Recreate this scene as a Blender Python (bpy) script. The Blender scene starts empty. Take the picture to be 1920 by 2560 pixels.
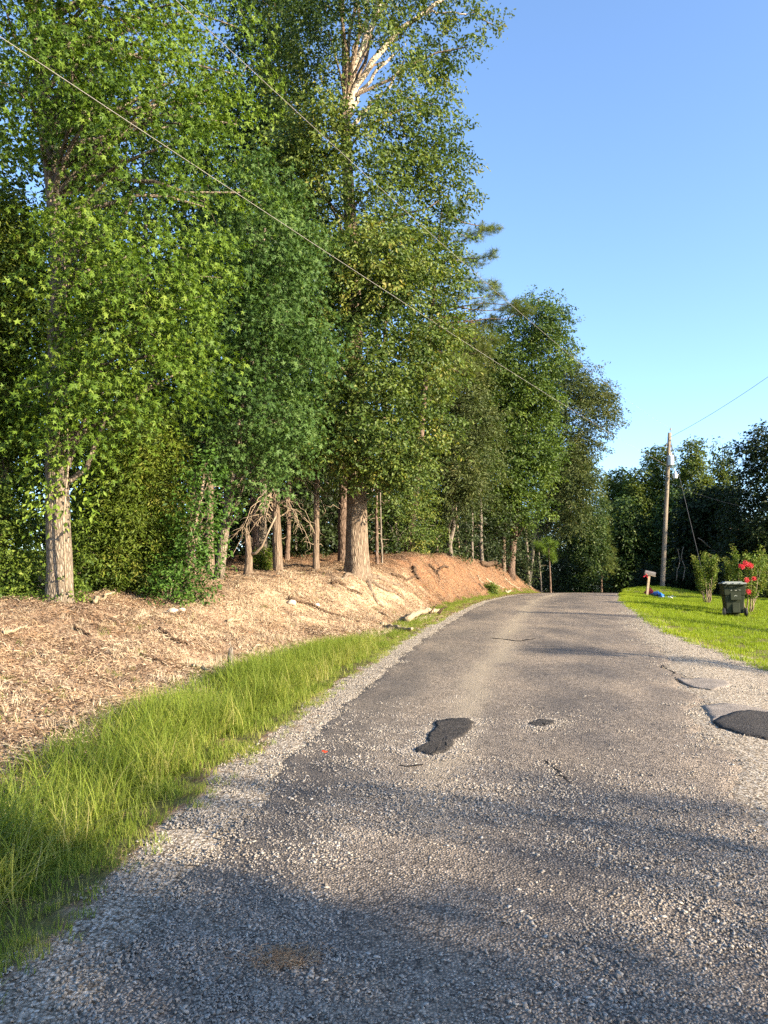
import bpy, bmesh, math, random
import numpy as np
from mathutils import Vector, Matrix

SC = bpy.context.scene
COL = SC.collection
rng = np.random.default_rng(11)
random.seed(11)
R = math.radians

# ------------------------------------------------------------------ camera, sky, sun, exposure
F = 1930.0                      # focal length in pixels of the 1920 x 2560 photograph
PITCH = math.atan((1470 - 1280) / F)
EYE = 1.6
cam_d = bpy.data.cameras.new('camera')
cam = bpy.data.objects.new('camera', cam_d)
COL.objects.link(cam)
cam.location = (0, 0, EYE)
cam.rotation_euler = (math.pi / 2 + PITCH, 0, 0)
cam_d.sensor_fit = 'VERTICAL'
cam_d.angle = 2 * math.atan(1280 / F)
cam_d.clip_start = 0.05
cam_d.clip_end = 3000
SC.camera = cam

SUN_AZ, SUN_EL = 120.0, 20.0     # azimuth clockwise from +Y
SV = Vector((math.sin(R(SUN_AZ)) * math.cos(R(SUN_EL)), math.cos(R(SUN_AZ)) * math.cos(R(SUN_EL)), math.sin(R(SUN_EL))))
world = bpy.data.worlds.new('World')
SC.world = world
world.use_nodes = True
wn = world.node_tree
bg = wn.nodes['Background']
sky = wn.nodes.new('ShaderNodeTexSky')
sky.sky_type = 'NISHITA'
sky.sun_disc = False
sky.sun_elevation = R(SUN_EL)
sky.sun_rotation = R(SUN_AZ)
sky.air_density = 0.85
sky.dust_density = 0.8
sky.ozone_density = 3.2
wn.links.new(sky.outputs[0], bg.inputs[0])
bg.inputs[1].default_value = 0.13

sun_d = bpy.data.lights.new('sun', 'SUN')
sun_d.energy = 5.0
sun_d.angle = R(0.5)
sun_d.color = (1.0, 0.84, 0.62)
sun = bpy.data.objects.new('sun', sun_d)
COL.objects.link(sun)
sun.rotation_euler = SV.to_track_quat('Z', 'Y').to_euler()

SC.view_settings.view_transform = 'Standard'
SC.view_settings.look = 'None'
SC.view_settings.gamma = 1
SC.view_settings.use_curve_mapping = False
SC.view_settings.exposure = 1.88
SC.cycles.max_bounces = 6
SC.cycles.diffuse_bounces = 3
SC.cycles.glossy_bounces = 2
SC.cycles.transmission_bounces = 4
SC.cycles.use_denoising = False

# ------------------------------------------------------------------ view geometry helpers
CP, SP = math.cos(PITCH), math.sin(PITCH)


def ray(u, v):
    cx, cz = (u - 960) / F, -(v - 1280) / F
    return np.array([cx, CP - SP * cz, SP + CP * cz])


def at(u, v, Y):
    """the point at distance Y (metres down the view) that the photograph shows at u, v"""
    d = ray(u, v)
    return np.array([0, 0, EYE]) + d * (Y / d[1])


def smooth(a, b, x):
    t = np.clip((np.asarray(x, float) - a) / (b - a), 0, 1)
    return t * t * (3 - 2 * t)


def hash2(i, j, s):
    h = (i.astype(np.int64) * 374761393 + j.astype(np.int64) * 668265263 + s * 974711) & 0x7fffffff
    h = ((h ^ (h >> 13)) * 1274126177) & 0x7fffffff
    return ((h ^ (h >> 16)) & 0xffff) / 65535.0


def vnoise(x, y, s=0):
    x = np.asarray(x, float); y = np.asarray(y, float)
    i = np.floor(x); j = np.floor(y)
    fx = x - i; fy = y - j
    fx = fx * fx * (3 - 2 * fx); fy = fy * fy * (3 - 2 * fy)
    a = hash2(i, j, s); b = hash2(i + 1, j, s); c = hash2(i, j + 1, s); d = hash2(i + 1, j + 1, s)
    return (a + (b - a) * fx) * (1 - fy) + (c + (d - c) * fx) * fy


def fnoise(x, y, s=0, o=3):
    r = 0; a = 0.5
    for k in range(o):
        r = r + a * vnoise(x * 2 ** k, y * 2 ** k, s + k * 7)
        a *= 0.5
    return r


def curve(xs, ys, sm=1.2):
    g = np.arange(-60, 400, 0.25)
    f = np.interp(g, xs, ys)
    k = np.exp(-0.5 * (np.arange(-20, 21) * 0.25 / sm) ** 2); k /= k.sum()
    f2 = np.convolve(np.pad(f, 20, mode='edge'), k, mode='valid')
    return lambda y: np.interp(y, g, f2)


XLc = curve([-60, -20, 0, 3, 4.2, 6.6, 10, 16.4, 24, 30, 40, 51, 60, 75, 100, 400],
            [-9, -3.6, -1.3, -1.16, -1.0, -0.78, -0.28, 0.85, 2.5, 3.85, 6.9, 10.5, 13.7, 19.5, 30, 160])
Wc = curve([-60, 0, 3.5, 8, 13, 24, 60, 400], [3.6, 3.1, 3.1, 3.85, 4.5, 5.2, 5.2, 5.2])
GRADE = curve([-60, -8, -2, 28, 60, 75, 110, 400], [0.0, 0.03, 0.035, 0.035, -0.03, -0.035, 0.0, 0.0], 0.5)
_g = np.arange(-60, 400, 0.25)
_z = np.cumsum(GRADE(_g)) * 0.25
_z = _z - np.interp(0, _g, _z)
zr = lambda y: np.interp(y, _g, _z)
Hc = curve([-60, 0, 10, 15, 19, 23, 34, 42, 50, 57, 66, 90, 400], [0.3, 0.55, 0.78, 0.95, 1.15, 1.32, 1.95, 1.75, 1.4, 0.6, 0.3, 0.3, 0.3], 1.0)
T0c = curve([-60, 12, 16, 20, 31, 50, 60, 400], [1.9, 1.8, 1.4, 1.05, .85, .55, .5, .5])
BWc = curve([-60, 14, 17, 20, 23, 34, 50, 60, 400], [5.2, 4.8, 4.0, 3.0, 2.4, 1.9, 1.6, 2, 2])


def height(x, y):
    x = np.asarray(x, float); y = np.asarray(y, float)
    t = XLc(y) - x
    r = x - (XLc(y) + Wc(y))
    z = zr(y)
    s = smooth(0, 1, (t - T0c(y)) / BWc(y))
    bank = Hc(y) * s + 0.012 * np.clip(t - 7, 0, 60)
    bank = bank - 0.10 * np.exp(-((t - 1.1) / 0.5) ** 2) * smooth(26, 10, y)
    rough = (fnoise(x * 1.1, y * 1.1, 3, 4) - 0.47) * 0.36 * smooth(0.8, 2.6, t)
    steep = (fnoise(x * 3.3, y * 2.3, 5, 3) - 0.45) * 0.20 * np.exp(-((t - T0c(y) - .6 * BWc(y)) / (0.35 * BWc(y) + .3)) ** 2) * smooth(15, 20, y) * smooth(60, 48, y)
    lawn = -0.085 * np.clip(r - 0.4, 0, 3.2) - 0.015 * np.clip(r - 3.6, 0, 30)
    lawn = lawn + (fnoise(x * 0.7, y * 0.7, 9, 3) - 0.45) * 0.12 * smooth(0.5, 2.5, r)
    lawn = lawn + 0.62 * np.exp(-(((x - 18.6) / 2.6) ** 2 + ((y - 52) / 3.5) ** 2))
    return z + np.where(t > 0, bank + rough + steep, 0) + np.where(r > 0, lawn, 0)


def gz(x, y):
    return float(height(np.array([x]), np.array([y]))[0])


def on_ground(u, v, ymin=1.5):
    """where the sight line through u, v meets the ground"""
    d = ray(u, v)
    ys = np.arange(ymin, 140, 0.03)
    k = ys / d[1]
    X = d[0] * k; Z = EYE + d[2] * k
    below = np.nonzero(Z <= height(X, ys))[0]
    i = below[0] if len(below) else len(ys) - 1
    return np.array([X[i], ys[i], gz(X[i], ys[i])])


def foot(u, Y):
    """ground point at distance Y in the vertical plane seen at column u near the horizon"""
    x = (u - 960) / F * Y
    return np.array([x, Y, gz(x, Y)])


# ------------------------------------------------------------------ object helpers
def tag(o, label=None, cat=None, group=None, kind=None):
    if label: o['label'] = label
    if cat: o['category'] = cat
    if group: o['group'] = group
    if kind: o['kind'] = kind
    return o


def empty(name, loc, label, cat, group=None):
    o = bpy.data.objects.new(name, None)
    o.empty_display_size = 0.2
    COL.objects.link(o)
    o.location = loc
    return tag(o, label, cat, group)


class MB:
    """collects triangles; build() links them as one mesh object"""
    def __init__(self):
        self.V = []; self.T = []; self.A = []; self.n = 0

    def add(self, v, t, a=0.5):
        v = np.asarray(v, np.float32).reshape(-1, 3); t = np.asarray(t, np.int64).reshape(-1, 3)
        self.V.append(v); self.T.append(t + self.n)
        self.A.append(np.broadcast_to(np.asarray(a, np.float32), (len(v),)).copy())
        self.n += len(v)
        return self

    def mesh(self, name, mat, origin=(0, 0, 0), flat=False):
        V = np.concatenate(self.V) - np.asarray(origin, np.float32)
        T = np.concatenate(self.T).astype(np.int32)
        me = bpy.data.meshes.new(name)
        me.vertices.add(len(V)); me.vertices.foreach_set('co', V.ravel().astype(np.float32))
        me.loops.add(T.size); me.loops.foreach_set('vertex_index', T.ravel())
        me.polygons.add(len(T))
        me.polygons.foreach_set('loop_start', np.arange(0, T.size, 3, dtype=np.int32))
        me.update(calc_edges=True)
        if not flat:
            me.polygons.foreach_set('use_smooth', np.ones(len(T), bool))
        at_ = me.attributes.new('tint', 'FLOAT', 'POINT')
        at_.data.foreach_set('value', np.concatenate(self.A))
        me.materials.append(mat)
        return me

    def build(self, name, mat, parent=None, flat=False, origin=None):
        if origin is None:
            origin = tuple(parent.matrix_basis.translation) if parent is not None else (0, 0, 0)
            if parent is not None and parent.parent is not None:
                origin = np.array(origin) + np.array(parent.parent.matrix_basis.translation)
        o = bpy.data.objects.new(name, self.mesh(name, mat, origin, flat))
        COL.objects.link(o)
        if parent is not None:
            o.parent = parent
        else:
            o.location = origin
        return o


def unit(v):
    v = np.asarray(v, float)
    return v / np.maximum(np.linalg.norm(v, axis=-1, keepdims=True), 1e-9)


def tube(path, rad, sides=8, ridge=0, seed=0, cap=True, flare=0, flare_h=0.6):
    """tapered tube along path; ridge roughens it like bark, flare spreads its foot into buttresses"""
    P = np.asarray(path, float); n = len(P)
    rad = np.broadcast_to(np.asarray(rad, float), (n,))
    T = unit(np.gradient(P, axis=0))
    ref = np.array([1.0, 0, 0]) if abs(T[0][0]) < 0.9 else np.array([0, 1.0, 0])
    U = unit(ref - T * (T @ ref)[:, None])
    W = np.cross(T, U)
    a = np.linspace(0, 2 * np.pi, sides, endpoint=False)
    rr = np.repeat(rad[:, None], sides, 1)
    if ridge:
        s = np.linalg.norm(P - P[0], axis=1)
        aa, ss = np.meshgrid(a, s)
        nz = fnoise(np.cos(aa) * 4 + 9 + seed, np.sin(aa) * 4 + ss * 0.35 + 7, seed, 3) + 0.6 * (fnoise(aa * 6.2, ss * 1.6, seed + 3, 2) - .4)
        rr = rr * (1 + ridge * (nz - 0.45) * 2)
    if flare:
        s = P[:, 2] - P[0, 2]
        fl = np.exp(-np.clip(s, 0, 9) / flare_h * 2.2)[:, None]
        lob = 0.5 + 0.5 * np.cos(a * 5 + seed) * 0.8 + 0.35 * np.cos(a * 3 + seed * 2)
        rr = rr * (1 + flare * fl * (0.45 + lob[None, :]))
    V = P[:, None, :] + rr[:, :, None] * (np.cos(a)[None, :, None] * U[:, None, :] + np.sin(a)[None, :, None] * W[:, None, :])
    V = V.reshape(-1, 3)
    i = np.arange(n - 1)[:, None] * sides; j = np.arange(sides)[None, :]; k = (np.arange(sides)[None, :] + 1) % sides
    t1 = np.stack([i + j, i + k, i + sides + k], -1).reshape(-1, 3)
    t2 = np.stack([i + j, i + sides + k, i + sides + j], -1).reshape(-1, 3)
    T_ = np.concatenate([t1, t2])
    if cap:
        V = np.concatenate([V, P[:1], P[-1:]])
        b = n * sides
        jj = np.arange(sides); kk = (jj + 1) % sides
        T_ = np.concatenate([T_, np.stack([kk, jj, np.full(sides, b)], -1), np.stack([jj + (n - 1) * sides, kk + (n - 1) * sides, np.full(sides, b + 1)], -1)])
    return V, T_


def wob(p0, p1, n=6, amp=0.05, rs=None):
    """a slightly crooked line of points from p0 to p1"""
    rs = rs or rng
    p0 = np.asarray(p0, float); p1 = np.asarray(p1, float)
    t = np.linspace(0, 1, n)[:, None]
    L = np.linalg.norm(p1 - p0)
    j = rs.normal(size=(n, 3)) * amp * L
    j[0] = 0; j[-1] = 0
    return p0 + (p1 - p0) * t + j


def bm_obj(name, bm, mat, parent=None, loc=(0, 0, 0), bevel=0, smoothed=False):
    if bevel:
        bmesh.ops.bevel(bm, geom=list(bm.edges), offset=bevel, segments=2, affect='EDGES', profile=0.6)
    me = bpy.data.meshes.new(name)
    bm.to_mesh(me); bm.free()
    if smoothed:
        me.polygons.foreach_set('use_smooth', np.ones(len(me.polygons), bool))
    me.materials.append(mat)
    o = bpy.data.objects.new(name, me)
    COL.objects.link(o)
    o.parent = parent
    o.location = loc
    return o


def bm_box(bm, c, s, top=None, rot=None):
    """box centred at c with size s; top=(sx, sy) gives it a different upper face"""
    vs = []
    for k in (-1, 1):
        sx, sy = (s[0], s[1]) if k < 0 or top is None else top
        for x, y in ((-1, -1), (1, -1), (1, 1), (-1, 1)):
            p = Vector((x * sx / 2, y * sy / 2, k * s[2] / 2))
            if rot is not None: p = rot @ p
            vs.append(bm.verts.new(p + Vector(c)))
    for f in ((3, 2, 1, 0), (4, 5, 6, 7), (0, 1, 5, 4), (1, 2, 6, 5), (2, 3, 7, 6), (3, 0, 4, 7)):
        bm.faces.new([vs[i] for i in f])
    return bm


def bm_cyl(bm, c, r, h, r2=None, seg=20, axis='Z', rot=None):
    m = Matrix.Translation(Vector(c))
    if rot is not None: m = m @ rot.to_4x4()
    if axis == 'X': m = m @ Matrix.Rotation(math.pi / 2, 4, 'Y')
    if axis == 'Y': m = m @ Matrix.Rotation(math.pi / 2, 4, 'X')
    bmesh.ops.create_cone(bm, cap_ends=True, segments=seg, radius1=r, radius2=r if r2 is None else r2, depth=h, matrix=m)
    return bm


# ------------------------------------------------------------------ materials
def new_mat(name):
    m = bpy.data.materials.new(name)
    m.use_nodes = True
    nt = m.node_tree
    return m, nt, nt.nodes, nt.links, nt.nodes['Principled BSDF']


def ramp(nt, fac, stops, interp='LINEAR'):
    n = nt.nodes.new('ShaderNodeValToRGB')
    n.color_ramp.interpolation = interp
    e = n.color_ramp.elements
    while len(e) < len(stops): e.new(0.5)
    for x, (p, c) in zip(e, stops):
        x.position = p; x.color = (*c, 1)
    if fac is not None: nt.links.new(fac, n.inputs[0])
    return n.outputs[0]


def noise_(nt, vec, scale, detail=4, rough=0.55, dist=0):
    n = nt.nodes.new('ShaderNodeTexNoise')
    n.inputs['Scale'].default_value = scale; n.inputs['Detail'].default_value = detail
    n.inputs['Roughness'].default_value = rough; n.inputs['Distortion'].default_value = dist
    if vec is not None: nt.links.new(vec, n.inputs['Vector'])
    return n


def voro(nt, vec, scale, feature='F1', rnd=1.0):
    n = nt.nodes.new('ShaderNodeTexVoronoi')
    n.feature = feature
    n.inputs['Scale'].default_value = scale; n.inputs['Randomness'].default_value = rnd
    if vec is not None: nt.links.new(vec, n.inputs['Vector'])
    return n


def mapping(nt, vec, scale=(1, 1, 1), rot=(0, 0, 0)):
    n = nt.nodes.new('ShaderNodeMapping')
    n.inputs['Scale'].default_value = scale; n.inputs['Rotation'].default_value = rot
    nt.links.new(vec, n.inputs['Vector'])
    return n.outputs[0]


def mix(nt, fac, a, b, mode='MIX'):
    n = nt.nodes.new('ShaderNodeMix')
    n.data_type = 'RGBA'; n.blend_type = mode
    for s, v in ((n.inputs[0], fac), (n.inputs[6], a), (n.inputs[7], b)):
        if hasattr(v, 'is_linked'): nt.links.new(v, s)
        elif isinstance(v, (int, float)): s.default_value = v
        else: s.default_value = (*v, 1)
    return n.outputs[2]


def mth(nt, op, a, b=None, clamp=False):
    n = nt.nodes.new('ShaderNodeMath'); n.operation = op; n.use_clamp = clamp
    for s, v in ((n.inputs[0], a), (n.inputs[1], b)):
        if v is None: continue
        if hasattr(v, 'is_linked'): nt.links.new(v, s)
        else: s.default_value = v
    return n.outputs[0]


def bump(nt, h, strength=0.5, dist=0.02, prev=None):
    n = nt.nodes.new('ShaderNodeBump')
    n.inputs['Strength'].default_value = strength; n.inputs['Distance'].default_value = dist
    nt.links.new(h, n.inputs['Height'])
    if prev is not None: nt.links.new(prev, n.inputs['Normal'])
    return n.outputs[0]


def attr(nt, name, kind='GEOMETRY'):
    n = nt.nodes.new('ShaderNodeAttribute'); n.attribute_name = name; n.attribute_type = kind
    return n.outputs['Fac']


def coords(nt):
    return nt.nodes.new('ShaderNodeTexCoord').outputs['Object']


def leaf_mat(name, stops, trans=0.35, rough=0.55, inst=False, tcol=(1.0, 1.0, 0.45), spec=0.22):
    m, nt, N, L, p = new_mat(name)
    f = attr(nt, 'tint')
    if inst:
        f = mth(nt, 'ADD', mth(nt, 'MULTIPLY', f, 0.5), mth(nt, 'MULTIPLY', attr(nt, 'itint', 'INSTANCER'), 0.5))
    c = ramp(nt, f, stops)
    L.new(c, p.inputs['Base Color'])
    p.inputs['Roughness'].default_value = rough
    p.inputs['Specular IOR Level'].default_value = spec
    t = N.new('ShaderNodeBsdfTranslucent')
    L.new(mix(nt, 1.0, c, tcol, 'MULTIPLY'), t.inputs['Color'])
    ms = N.new('ShaderNodeMixShader'); ms.inputs[0].default_value = trans
    L.new(p.outputs[0], ms.inputs[1]); L.new(t.outputs[0], ms.inputs[2])
    L.new(ms.outputs[0], N['Material Output'].inputs['Surface'])
    return m


def plain(name, col, rough=0.6, spec=0.4, vary=0.15, scale=6, metal=0, bumpy=0):
    m, nt, N, L, p = new_mat(name)
    n = noise_(nt, coords(nt), scale, 5)
    c = ramp(nt, n.outputs[0], [(0.3, tuple(x * (1 - vary) for x in col)), (0.7, tuple(min(1, x * (1 + vary)) for x in col))])
    L.new(c, p.inputs['Base Color'])
    p.inputs['Roughness'].default_value = rough; p.inputs['Specular IOR Level'].default_value = spec
    p.inputs['Metallic'].default_value = metal
    if bumpy: L.new(bump(nt, n.outputs[0], bumpy, 0.01), p.inputs['Normal'])
    return m


def bark_mat(name, dark, mid, light, sc=1.0, furrow=26, zs=0.16):
    m, nt, N, L, p = new_mat(name)
    v = mapping(nt, coords(nt), (sc, sc, sc * zs))
    vo = voro(nt, v, furrow, 'DISTANCE_TO_EDGE')
    wv = noise_(nt, v, furrow * 0.8, 5, 0.65, 0.6)
    big = noise_(nt, coords(nt), 1.6, 4)
    h = mth(nt, 'ADD', mth(nt, 'MULTIPLY', vo.outputs[0], 1.4, True), mth(nt, 'MULTIPLY', wv.outputs[0], 0.7))
    c = ramp(nt, h, [(0.22, dark), (0.48, mid), (0.8, light)])
    c = mix(nt, mth(nt, 'MULTIPLY', big.outputs[0], 0.5), c, tuple(x * 0.6 for x in mid), 'MIX')
    L.new(c, p.inputs['Base Color'])
    p.inputs['Roughness'].default_value = 0.95; p.inputs['Specular IOR Level'].default_value = 0.15
    L.new(bump(nt, h, 1.0, 0.03), p.inputs['Normal'])
    return m


M = {}
G = lambda *s: [(i / (len(s) - 1), c) for i, c in enumerate(s)]
M['sweetgum'] = leaf_mat('sweetgum_leaf', G((.030, .062, .009), (.078, .145, .016), (.14, .222, .025), (.21, .285, .042)), .42)
M['sweetgum_blue'] = leaf_mat('sweetgum_leaf_cool', G((.026, .058, .013), (.056, .116, .026), (.098, .175, .042), (.15, .225, .062)), .38)
M['oak'] = leaf_mat('oak_leaf', G((.024, .048, .011), (.050, .088, .018), (.092, .140, .028), (.15, .19, .036), (.22, .20, .04)), .36, .5)
M['oak_green'] = leaf_mat('green_oak_leaf', G((.026, .050, .010), (.055, .098, .016), (.10, .155, .026), (.16, .205, .035)), .34, .5)
M['oak_dark'] = leaf_mat('oak_leaf_dark', G((.016, .036, .009), (.035, .065, .014), (.06, .10, .02), (.10, .13, .028)), .24, .5)
M['olive'] = leaf_mat('willow_oak_leaf', G((.03, .05, .014), (.065, .09, .025), (.10, .125, .036), (.16, .15, .055)), .26)
M['pine'] = leaf_mat('pine_needle', G((.05, .08, .02), (.10, .14, .03), (.15, .19, .045), (.22, .24, .07)), .3)
M['pine_young'] = leaf_mat('young_pine_needle', G((.06, .11, .015), (.11, .18, .02), (.17, .25, .03)), .3)
M['cedar'] = leaf_mat('cedar_leaf', G((.035, .062, .008), (.072, .115, .012), (.125, .17, .018), (.19, .20, .035)), .34)
M['privet'] = leaf_mat('privet_leaf', G((.035, .065, .012), (.08, .13, .018), (.14, .20, .028), (.20, .25, .05)), .38)
M['shrub'] = leaf_mat('shrub_leaf', G((.025, .06, .01), (.06, .13, .018), (.11, .20, .03)), .35)
M['far'] = leaf_mat('far_shaded_leaf', G((.012, .021, .006), (.024, .040, .009), (.045, .066, .014)), .2)
M['far_gum'] = leaf_mat('far_gum_leaf', G((.04, .062, .012), (.09, .125, .022), (.16, .19, .035)), .36)
M['myrtle'] = leaf_mat('myrtle_leaf', G((.03, .06, .01), (.08, .14, .018), (.14, .20, .03), (.20, .20, .05)), .3)
M['flower'] = leaf_mat('myrtle_petal', G((.55, .03, .06), (.75, .07, .10), (.85, .16, .18)), .3, tcol=(1, .6, .6))
M['grass'] = leaf_mat('verge_grass', G((.06, .10, .014), (.14, .20, .028), (.225, .29, .042), (.36, .36, .09), (.54, .46, .22)), .5, inst=True)
M['lawn'] = leaf_mat('lawn_grass', G((.09, .15, .010), (.19, .27, .016), (.28, .35, .022), (.42, .40, .07)), .45, inst=True)
M['dry'] = leaf_mat('dry_leaf', G((.085, .048, .030), (.20, .132, .085), (.35, .262, .185), (.52, .43, .32)), .15, .7, inst=True, tcol=(1, .8, .5), spec=.2)
M['straw'] = leaf_mat('dry_straw', G((.17, .08, .038), (.30, .19, .105), (.45, .35, .23), (.60, .51, .37)), .1, .7, inst=True, tcol=(1, .8, .5), spec=.2)
M['bark_gum'] = bark_mat('sweetgum_bark', (.04, .03, .022), (.165, .132, .096), (.31, .262, .20), 1, 24, .34)
M['bark_oak'] = bark_mat('oak_bark', (.045, .032, .022), (.17, .125, .088), (.32, .255, .185), 1, 22, .16)
M['bark_pine'] = bark_mat('pine_bark', (.03, .021, .016), (.125, .085, .062), (.23, .165, .125), 1, 14, .30)
M['bark_cedar'] = bark_mat('cedar_bark', (.045, .032, .022), (.165, .12, .085), (.29, .225, .165), 1, 30, .06)
M['bark_grey'] = bark_mat('grey_bark', (.05, .042, .034), (.16, .135, .105), (.30, .26, .21), 1, 24, .15)
M['limb'] = bark_mat('pale_limb_bark', (.18, .14, .10), (.42, .35, .26), (.60, .52, .41), 1, 16, .3)
M['twig'] = plain('dead_twig', (.26, .20, .14), .9, .1, .4, 9)
M['deadwood'] = bark_mat('bleached_deadwood', (.10, .075, .05), (.32, .25, .16), (.48, .40, .28), 1, 22, .3)
M['darkwood'] = bark_mat('dark_deadwood', (.025, .017, .011), (.09, .058, .036), (.19, .125, .08), 1, 24, .3)
M['rock'] = plain('pale_rock', (.40, .335, .265), .9, .2, .25, 9, bumpy=.5)


def stone_mat(name, stops):
    m, nt, N, L, p = new_mat(name)
    f = mth(nt, 'ADD', mth(nt, 'MULTIPLY', attr(nt, 'tint'), 0.75), mth(nt, 'MULTIPLY', attr(nt, 'itint', 'INSTANCER'), 0.25))
    L.new(ramp(nt, f, stops), p.inputs['Base Color'])
    p.inputs['Roughness'].default_value = .75; p.inputs['Specular IOR Level'].default_value = .35
    return m


M['chip'] = stone_mat('road_chip', G((.06, .052, .044), (.165, .143, .118), (.25, .22, .186), (.33, .298, .255), (.44, .41, .37)))
M['gravel'] = stone_mat('gravel_stone', G((.09, .076, .062), (.18, .155, .125), (.26, .23, .19), (.34, .31, .265), (.44, .42, .385)))


def road_mat():
    m, nt, N, L, p = new_mat('chip_seal_road')
    co = coords(nt)
    v1 = voro(nt, co, 78); v2 = voro(nt, co, 33)
    cell = N.new('ShaderNodeSeparateColor'); L.new(v1.outputs['Color'], cell.inputs[0])
    cell2 = N.new('ShaderNodeSeparateColor'); L.new(v2.outputs['Color'], cell2.inputs[0])
    c = ramp(nt, cell.outputs[0], [(0, (.065, .055, .046)), (.35, (.175, .147, .117)), (.75, (.305, .26, .208)), (1, (.50, .445, .38))])
    gap = ramp(nt, v1.outputs['Distance'], [(.32, (1, 1, 1)), (.72, (.16, .15, .14))])
    c = mix(nt, 1.0, c, gap, 'MULTIPLY')
    c = mix(nt, .28, c, ramp(nt, cell2.outputs[1], [(0, (.05, .046, .043)), (1, (.36, .32, .28))]), 'MIX')
    big = noise_(nt, co, .55, 5, .6, .4)
    mid = noise_(nt, mapping(nt, co, (1, .35, 1), (0, 0, -.22)), 1.7, 5, .6)
    c = mix(nt, 1.0, c, ramp(nt, big.outputs[0], [(.3, (.72, .72, .74)), (.7, (1.32, 1.25, 1.15))]), 'MULTIPLY')
    c = mix(nt, 1.0, c, ramp(nt, mid.outputs[0], [(.34, (.76, .76, .78)), (.62, (1.22, 1.18, 1.12))]), 'MULTIPLY')
    dust = attr(nt, 'dust')
    c = mix(nt, mth(nt, 'MULTIPLY', dust, .55), c, (.38, .315, .22))
    tar = attr(nt, 'tar')
    c = mix(nt, mth(nt, 'MULTIPLY', tar, .75), c, (.035, .034, .036))
    L.new(c, p.inputs['Base Color'])
    p.inputs['Roughness'].default_value = .8; p.inputs['Specular IOR Level'].default_value = .3
    h = mth(nt, 'SUBTRACT', 1.0, mth(nt, 'MULTIPLY', v1.outputs['Distance'], 1.1))
    h = mth(nt, 'ADD', h, mth(nt, 'MULTIPLY', cell.outputs[1], .6))
    b = bump(nt, h, .9, .008)
    b = bump(nt, mid.outputs[0], .35, .03, b)
    L.new(b, p.inputs['Normal'])
    return m


def ground_mat():
    m, nt, N, L, p = new_mat('bank_and_verge_ground')
    co = coords(nt)
    n1 = noise_(nt, co, 9, 6, .65); n2 = noise_(nt, co, .9, 5, .6, .3)
    n3 = noise_(nt, mapping(nt, co, (26, 5, 14), (0, 0, .7)), 1.0, 5, .7, .8)
    v = voro(nt, co, 62); vs = N.new('ShaderNodeSeparateColor'); L.new(v.outputs['Color'], vs.inputs[0])
    litter = ramp(nt, n3.outputs[0], [(.25, (.075, .042, .026)), (.45, (.19, .115, .07)), (.6, (.33, .235, .155)), (.78, (.50, .40, .28))])
    litter = mix(nt, .35, litter, ramp(nt, n1.outputs[0], [(.35, (.09, .05, .03)), (.65, (.42, .32, .21))]))
    straw = ramp(nt, n3.outputs[0], [(.25, (.085, .04, .02)), (.5, (.20, .10, .05)), (.75, (.33, .20, .115))])
    clay = ramp(nt, n1.outputs[0], [(.3, (.20, .135, .08)), (.5, (.40, .30, .19)), (.7, (.53, .42, .29))])
    grav = ramp(nt, vs.outputs[0], [(0, (.20, .165, .125)), (.5, (.42, .36, .285)), (1, (.60, .55, .47))])
    grav = mix(nt, 1.0, grav, ramp(nt, v.outputs['Distance'], [(.35, (1, 1, 1)), (.75, (.35, .32, .28))]), 'MULTIPLY')
    soil = ramp(nt, n1.outputs[0], [(.3, (.07, .055, .025)), (.55, (.13, .125, .04)), (.75, (.27, .22, .11))])
    dirt = ramp(nt, n1.outputs[0], [(.3, (.05, .03, .016)), (.6, (.11, .065, .035)), (.8, (.17, .10, .055))])

    def zone(name, lo=.35, hi=.65):
        a = mth(nt, 'ADD', attr(nt, name), mth(nt, 'MULTIPLY', mth(nt, 'SUBTRACT', n1.outputs[0], .5), .7))
        return ramp(nt, a, [(lo, (0, 0, 0)), (hi, (1, 1, 1))])
    c = litter
    c = mix(nt, zone('straw'), c, straw)
    cl = mth(nt, 'ADD', attr(nt, 'clay'), mth(nt, 'MULTIPLY', mth(nt, 'SUBTRACT', n2.outputs[0], .55), 1.4))
    c = mix(nt, ramp(nt, cl, [(.3, (0, 0, 0)), (.7, (.85, .85, .85))]), c, clay)
    c = mix(nt, zone('wood'), c, dirt)
    c = mix(nt, zone('green'), c, soil)
    c = mix(nt, zone('gravel'), c, grav)
    L.new(c, p.inputs['Base Color'])
    p.inputs['Roughness'].default_value = .95; p.inputs['Specular IOR Level'].default_value = .12
    h = mth(nt, 'ADD', n3.outputs[0], mth(nt, 'MULTIPLY', n1.outputs[0], .8))
    b = bump(nt, h, .9, .05)
    L.new(b, p.inputs['Normal'])
    return m


M['road'] = road_mat()
M['ground'] = ground_mat()

# ------------------------------------------------------------------ ground and road


def axis(parts):
    out = []
    for a, b, s in parts:
        out.append(np.arange(a, b - 1e-6, s))
    out.append(np.array([parts[-1][1]]))
    return np.concatenate(out)


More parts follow.
